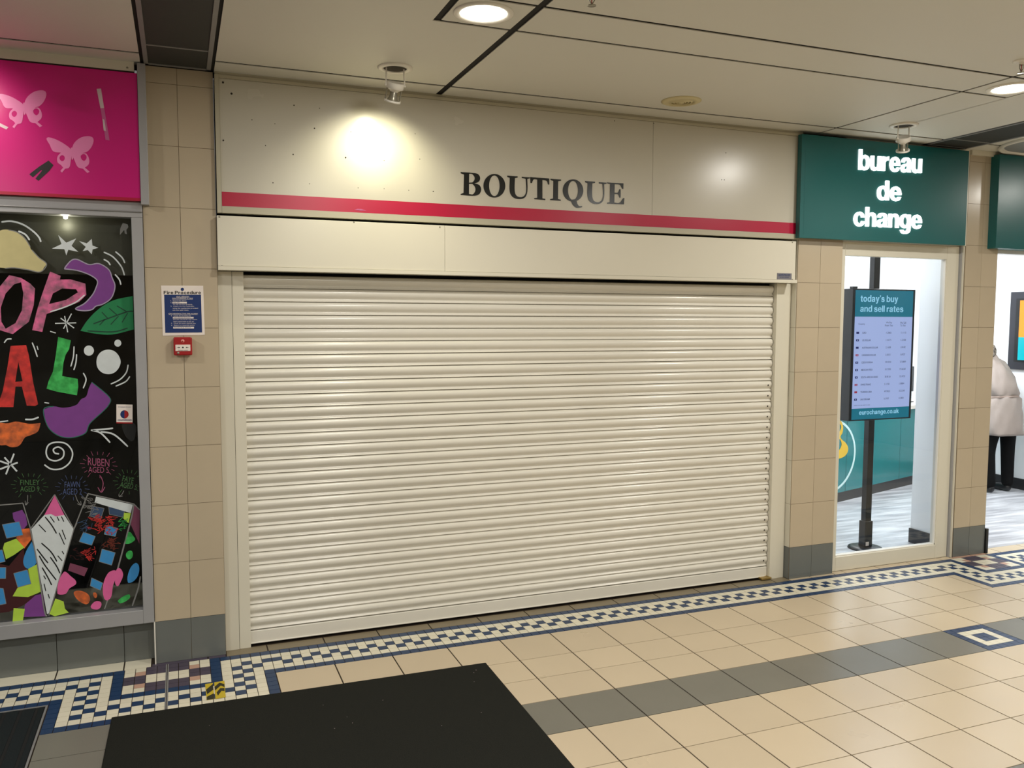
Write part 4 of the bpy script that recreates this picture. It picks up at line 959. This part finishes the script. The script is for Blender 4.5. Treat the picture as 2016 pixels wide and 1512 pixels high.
for sg, hand in ((1, 19), (-1, 23)):
    hx, hy, hz = body[hand][:3]
    for i, (dx, L, ) in enumerate([(-.026, .062), (-.009, .072), (.009, .068), (.025, .055)]):
        k = len(body); body += [(hx+dx, hy+.045, hz-.004, .0085), (hx+dx*1.15, hy+.045+L*.6, hz-.012, .008), (hx+dx*1.2, hy+.045+L, hz-.024, .0065)]
        edges += [(hand, k), (k, k+1), (k+1, k+2)]
    k = len(body); body += [(hx-sg*.032, hy+.012, hz-.008, .0105), (hx-sg*.05, hy+.045, hz-.018, .008)]; edges += [(hand, k), (k, k+1)]
skinned('body', body, edges, skin, per)
# face features (turned away to the counter)
b = MB(); b.lathe([(0,.022),(.007,.016),(.010,.006),(.008,0)], skin, (X, Y+.335, 1.44), (0, 1, -.25), 10); b.build('nose', per)
for sg in (-1, 1):
    b = MB(); b.lathe([(0,.006),(.006,.005),(.008,0)], M['white'], (X+sg*.03, Y+.325, 1.462), (0, 1, -.2), 10); b.lathe([(0,.0075),(.003,.0065),(.0035,.005)], M['black'], (X+sg*.03, Y+.325, 1.462), (0, 1, -.2), 10); b.build('eye', per)
    b = MB(); b.lathe([(0,.014),(.012,.010),(.017,0),(.010,-.004)], skin, (X+sg*.085, Y+.235, 1.44), (sg, -.2, 0), 14); b.build('ear', per)
b = MB(); b.tube([(X-.022, Y+.322, 1.405), (X, Y+.330, 1.402), (X+.022, Y+.322, 1.405)], .004, mat('lips', (170, 96, 92), .5), 8); b.build('mouth', per)
# hair cap: lumpy shell at the back and top of the head
b = MB(); vs = []; nu, nv = 28, 16
for j in range(nv+1):
    th = PI*.80*j/nv
    for i in range(nu):
        ph = 2*PI*i/nu
        d = Vector((math.sin(th)*math.cos(ph), math.sin(th)*math.sin(ph), math.cos(th)))
        front = max(0, d.y)
        r = .112*(1+.05*math.sin(ph*7+j)+.04*math.sin(ph*13-j*2))-.045*front*(1 if th > .9 else .2)
        p = Vector((X, Y+.235, 1.445))+Vector((d.x*r*.86, d.y*r, d.z*r*1.02))
        vs.append(p)
fs = [(j*nu+i, j*nu+(i+1) % nu, (j+1)*nu+(i+1) % nu, (j+1)*nu+i) for j in range(nv) for i in range(nu)]
b.add(vs, fs, hairm, True); b.build('hair', per, fix=True)
# trousers and shoes
skinned('trousers', [(X,Y,.88,.10),(X+.095,Y,.80,.098),(X+.118,Y+.01,.45,.070),(X+.118,Y-.005,.04,.058),(X-.095,Y,.80,.105),(X-.135,Y+.04,.45,.074),(X-.125,Y,.035,.058)], [(0,1),(1,2),(2,3),(0,4),(4,5),(5,6)], trou, per)
for sx in (.115, -.125):
    skinned('shoe', [(X+sx,Y-.045,.042,.040),(X+sx,Y+.05,.045,.042),(X+sx+.005,Y+.14,.034,.036),(X+sx+.008,Y+.20,.028,.026)], [(0,1),(1,2),(2,3)], shoe, per)
# coat: lofted padded shell
def loft(name, rings, m, n=48, puff=.012, parent=per):
    b = MB(); vs = []
    for j, (cx_, cy_, cz_, rx, ry, tilt) in enumerate(rings):
        for i in range(n):
            a = 2*PI*i/n; wob = 1+puff/rx*(math.sin(a*5+j*.9)+.6*math.sin(a*9-j*1.7))
            ca = math.cos(a); sa = math.sin(a); e = .85
            lx = rx*math.copysign(abs(ca)**e, ca)*wob; ly = ry*math.copysign(abs(sa)**e, sa)*wob
            vs.append((cx_+lx, cy_+ly*math.cos(tilt), cz_-ly*math.sin(tilt)))
    fs = [(j*n+i, j*n+(i+1) % n, (j+1)*n+(i+1) % n, (j+1)*n+i) for j in range(len(rings)-1) for i in range(n)]
    b.add(vs, fs, m, True); return b.build(name, parent, fix=True)
coat = loft('coat', [(X,Y,.62,.195,.150,0),(X,Y,.605,.216,.170,0),(X,Y,.63,.220,.174,0),(X,Y,.70,.213,.168,0),(X,Y,.80,.196,.160,.02),(X,Y,.90,.178,.150,.05),(X,Y+.005,.965,.164,.140,.10),(X,Y+.01,.985,.152,.130,.12),(X,Y+.012,.998,.150,.130,.12),(X,Y+.015,1.015,.164,.148,.16),
     (X,Y+.04,1.08,.160,.150,.3),(X,Y+.07,1.15,.152,.150,.45),(X,Y+.105,1.22,.140,.140,.6),(X,Y+.135,1.275,.118,.115,.75),(X,Y+.16,1.315,.096,.092,.85),(X,Y+.178,1.345,.084,.075,.9),(X,Y+.19,1.372,.078,.070,.9),(X,Y+.185,1.365,.066,.058,.9)], coatm)
loft('waist_cord', [(X,Y+.010,.980,.158,.136,.12),(X,Y+.011,.988,.162,.140,.12),(X,Y+.012,.998,.158,.136,.12)], mat('coat_seam', (160, 142, 132), .8), puff=.003, parent=coat)
for sg in (1, -1):
    skinned('sleeve', [(X+sg*.085,Y+.15,1.235,.062),(X+sg*.125,Y+.20,1.14,.060),(X+sg*.140,Y+.27,1.03,.056),(X+sg*.125,Y+.40,.985,.050),(X+sg*.115,Y+.52,.958,.045)], [(0,1),(1,2),(2,3),(3,4)], coatm, per)

# ------------------------------------------------------------------ CEILING FITTINGS
def downlight(x, y, label, grp=None):
    t = thing('downlight', label, 'light', (x, y, H), grp)
    b = MB(); b.lathe([(.122, 0), (.122, -.004), (.112, -.008), (.098, -.006), (.094, .004)], M['white'], (x, y, H), n=48); b.build('trim_ring', t)
    b = MB(); b.lathe([(.094, -.003), (.06, -.010), (.0, -.013)], M['lens'], (x, y, H), n=48); b.build('lens', t)
downlight(*DOWNLIGHTS[0], 'lit round downlight in the small square panel at the top centre')
downlight(*DOWNLIGHTS[1], 'lit round downlight near the right edge above the teal sign')
for (x, y) in DOWNLIGHTS_FILL: downlight(x, y, 'unseen round downlight added for fill further along the mall ceiling', 'added downlights further along the mall')
def pulldown(x, y, aim, label):
    t = thing('spotlight', label, 'spotlight', (x, y, H))
    b = MB(); b.lathe([(.086, 0), (.086, -.004), (.078, -.010), (.060, -.010), (.0565, -.003)], M['white'], (x, y, H), n=40); b.build('ceiling_ring', t)
    b = MB(); b.lathe([(.0575, -.0045), (.0, -.0042)], M['gap'], (x, y, H), n=30); b.build('ring_shade_disc', t)  # flat disc, dark colour stands for the shade inside the ring
    aim = Vector(aim).normalized(); side = Vector((1, 0, 0)); side = (side-aim*side.dot(aim)).normalized()
    for sg in (-1, 1):
        b = MB(); p = Vector((x, y, H+.01))+Vector((sg*.043, 0, 0)); q_ = Vector((x, y, H-.085))+Vector((sg*.047, 0, 0))
        b.tube([p, q_], .0035, M['white'], 8); b.lathe([(0, -.006), (.006, -.005), (.006, .005), (0, .006)], M['white'], q_, (1, 0, 0), 12); b.build('hanger_rod', t)
    c = Vector((x, y, H-.082))
    b = MB(); b.lathe([(.0, -.006), (.034, -.006), (.036, -.010), (.042, -.010), (.044, .0), (.044, .018), (.038, .020), (.022, .030), (.020, .034)], M['white'], c, aim, 32); b.build('gimbal_ring', t)
    e = c+aim*.078
    for sg in (-1, 1):
        b = MB(); b.tube([c+side*sg*.036+aim*.018, e+side*sg*.036], .0035, M['steel'], 8); b.build('yoke_rod', t)
    b = MB(); b.lathe([(.0, .026), (.012, .028), (.017, .036), (.019, .056), (.024, .070), (.030, .078)], M['steel'], c, aim, 28); b.build('bulb_reflector', t)
    b = MB(); b.lathe([(.036, -.004), (.041, -.004), (.041, .006), (.036, .006), (.036, -.004)], M['white'], e, aim, 32); b.build('bulb_ring', t)
    return e
pulldown(1.462, -.42, (-.10, .42, -.95), 'white pull-down spotlight shining on the boutique fascia')
pulldown(4.735, -.42, (.35, .35, -.95), 'white pull-down spotlight, unlit, in front of the teal sign')
pulldown(-.45, -.50, (-.05, .42, -.95), 'white pull-down spotlight shining on the magenta sign')
# round air valve
x, y = 3.111, -.400
t = thing('ceiling_air_valve', 'round cream air vent with ring louvres in the ceiling', 'vent', (x, y, H))
b = MB(); b.lathe([(.112, 0), (.112, -.003), (.10, -.008), (.074, -.012), (.072, .004)], mat('aged_cream_plastic', (206, 194, 150), .45), (x, y, H), n=48); b.build('vent_rim', t)
for i, r in enumerate((.066, .050, .034)):
    b = MB(); b.lathe([(r, -.002+.0*i), (r-.010, -.013), (r-.012, -.011), (r-.004, 0)], mat('aged_cream_plastic', (206, 194, 150), .45), (x, y, H), n=40); b.build('louvre_ring', t)
b = MB(); b.lathe([(.072, .006), (0, .006)], M['gap'], (x, y, H-.004), n=30); b.lathe([(.018, 0), (.016, -.012), (0, -.013)], mat('aged_cream_plastic', (206, 194, 150), .45), (x, y, H), n=24); b.build('vent_core', t)
def sprinkler(x, y, label):
    t = thing('sprinkler_head', label, 'sprinkler', (x, y, H))
    b = MB(); b.lathe([(.038, 0), (.038, -.004), (.028, -.008), (.012, -.008), (.010, -.02)], M['white'], (x, y, H), n=28); b.build('escutcheon', t)
    b = MB(); b.tube([(x-.010, y, H-.018), (x-.012, y, H-.035), (x, y, H-.052)], .002, M['steel'], 8); b.tube([(x+.010, y, H-.018), (x+.012, y, H-.035), (x, y, H-.052)], .002, M['steel'], 8); b.tube([(x, y, H-.018), (x, y, H-.050)], .0022, M['firered'], 8); b.build('frame_arms', t)
    b = MB(); n = 12
    b.lathe([(0, -.052), (.010, -.053), (.017, -.055), (.017, -.057), (0, -.056)], M['steel'], (x, y, H), n=n); b.build('deflector', t)
p = at(1165, 8, 2, H-.05); sprinkler(p.x, p.y, 'small sprinkler head at the top edge of the ceiling')
p = at(2011, 128, 2, H-.02); sprinkler(p.x, p.y, 'small sprinkler head by the bright downlight at the right edge')
# domed ceiling ring by the right pillar
p = at(2060, 281, 2, H-.03)
t = thing('ceiling_dome', 'large shallow round ceiling fitting cut off at the right edge', 'ceiling fitting', (6.17, -.45, H))
cx_, cy_ = 6.17, -.42
b = MB(); b.lathe([(.38, 0), (.385, -.012), (.37, -.02), (.352, -.012), (.345, .0)], M['white'], (cx_, cy_, H), n=64); b.build('dome_rim', t)
b = MB(); b.lathe([(.345, -.003), (.32, -.006), (.25, -.022), (.12, -.034), (0, -.036)], M['alu'], (cx_, cy_, H), n=64); b.build('dome_cover', t)

# ------------------------------------------------------------------ MATS AND TAPE
t = thing('door_mat', 'large plain black entrance mat lying in front of the shutter', 'mat', (1.0, -1.25, 0))
b = MB(); rot = Matrix.Rotation(-.0154, 4, 'Z')
def mr(x, y, z): v = rot @ Vector((x-.122, y+.573, 0)); return (v.x+.122, v.y-.573, z)
n = 1
c = [(.122, -1.83), (1.872, -1.83), (1.872, -.573), (.122, -.573)]
def rect(i, z): return [mr(a+(i if a < 1 else -i), b_+(i if b_ < -1 else -i), z) for a, b_ in c]
vs = rect(0, 0.0005)+rect(0, .004)+rect(.006, .007)
b.add(vs, [(0,3,2,1)]+[(j*4+i, j*4+(i+1) % 4, (j+1)*4+(i+1) % 4, (j+1)*4+i) for j in range(2) for i in range(4)]+[(8,9,10,11)], M['rubber']); b.build('mat_sheet', t, fix=True)
b = MB()
random.seed(11)
for k in range(14):
    x_ = random.uniform(.4, 1.8); y_ = random.uniform(-1.5, -.65); a = random.uniform(0, PI); L = random.uniform(.002, .006)
    b.tube([mr(x_, y_, .008), mr(x_+L*math.cos(a), y_+L*math.sin(a), .008)], .0005, M['tape'], 5)
o_ = b.build('lint', t); o_['kind'] = 'stuff'
t = thing('ribbed_mat', 'ribbed dark grey entrance matting in a metal frame at bottom left', 'mat', (-.7, -1.3, 0))
fx, fy = -.158, -.335
b = MB(); b.box(-1.6, fx, fy-.008, fy, 0, .004, M['aludull']); b.box(fx-.008, fx, -2.6, fy-.008, 0, .004, M['aludull']); b.build('mat_frame', t)
b = MB(); b.box(-1.6, fx-.008, -2.6, fy-.008, .0004, .001, M['ribd']); b.build('mat_base', t)
x_ = fx-.012
k = 0
while x_ > -1.55:
    wd = .022 if k == 0 else .050
    b = MB(); b.box(x_-wd, x_, -2.6, fy-.012, .001, .0035, M['rib']); b.build('carpet_rib', t, bevel=.001)
    x_ -= wd+.014; k += 1
# hazard tape
t = thing('hazard_tape', 'crossed scraps of yellow and black tape on the mosaic floor', 'tape', tuple(at(424, 1360, 2, 0)))
def c4(u, v): return (u*.27778, 1180+v*.27778)
def fq(b, pts, z, m): b.add([at(*c4(*p_), 2, z) for p_ in pts], [tuple(range(len(pts)))[::-1]], m)
b = MB(); fq(b, [(1453,600),(1508,592),(1520,706),(1465,715)], .0012, M['yel']); fq(b, [(1460,640),(1510,598),(1512,640),(1468,672)], .0016, mat('tape_black', (40, 40, 22), .5)); fq(b, [(1466,690),(1516,665),(1519,704),(1466,713)], .0016, mat('tape_black', (40, 40, 22), .5)); b.build('tape_strip', t, fix=False)
b = MB(); fq(b, [(1518,588),(1590,577),(1600,694),(1527,706)], .0018, M['yel'])
for q_ in [[(1520,620),(1555,590),(1590,600),(1592,622),(1565,610),(1525,645)], [(1535,660),(1560,630),(1590,628),(1592,650),(1570,648),(1545,682)]]: fq(b, q_, .0021, mat('tape_black', (40, 40, 22), .5))
b.build('tape_strip', t)

# ------------------------------------------------------------------ rest of the mall behind the camera: unseen wall added to bounce light
b = MB(); b.box(-3, 10, -9.1, -9, 0, 3.0, mat('far_wall', (150, 138, 116), .6)); struct(b.build('wall_front'))
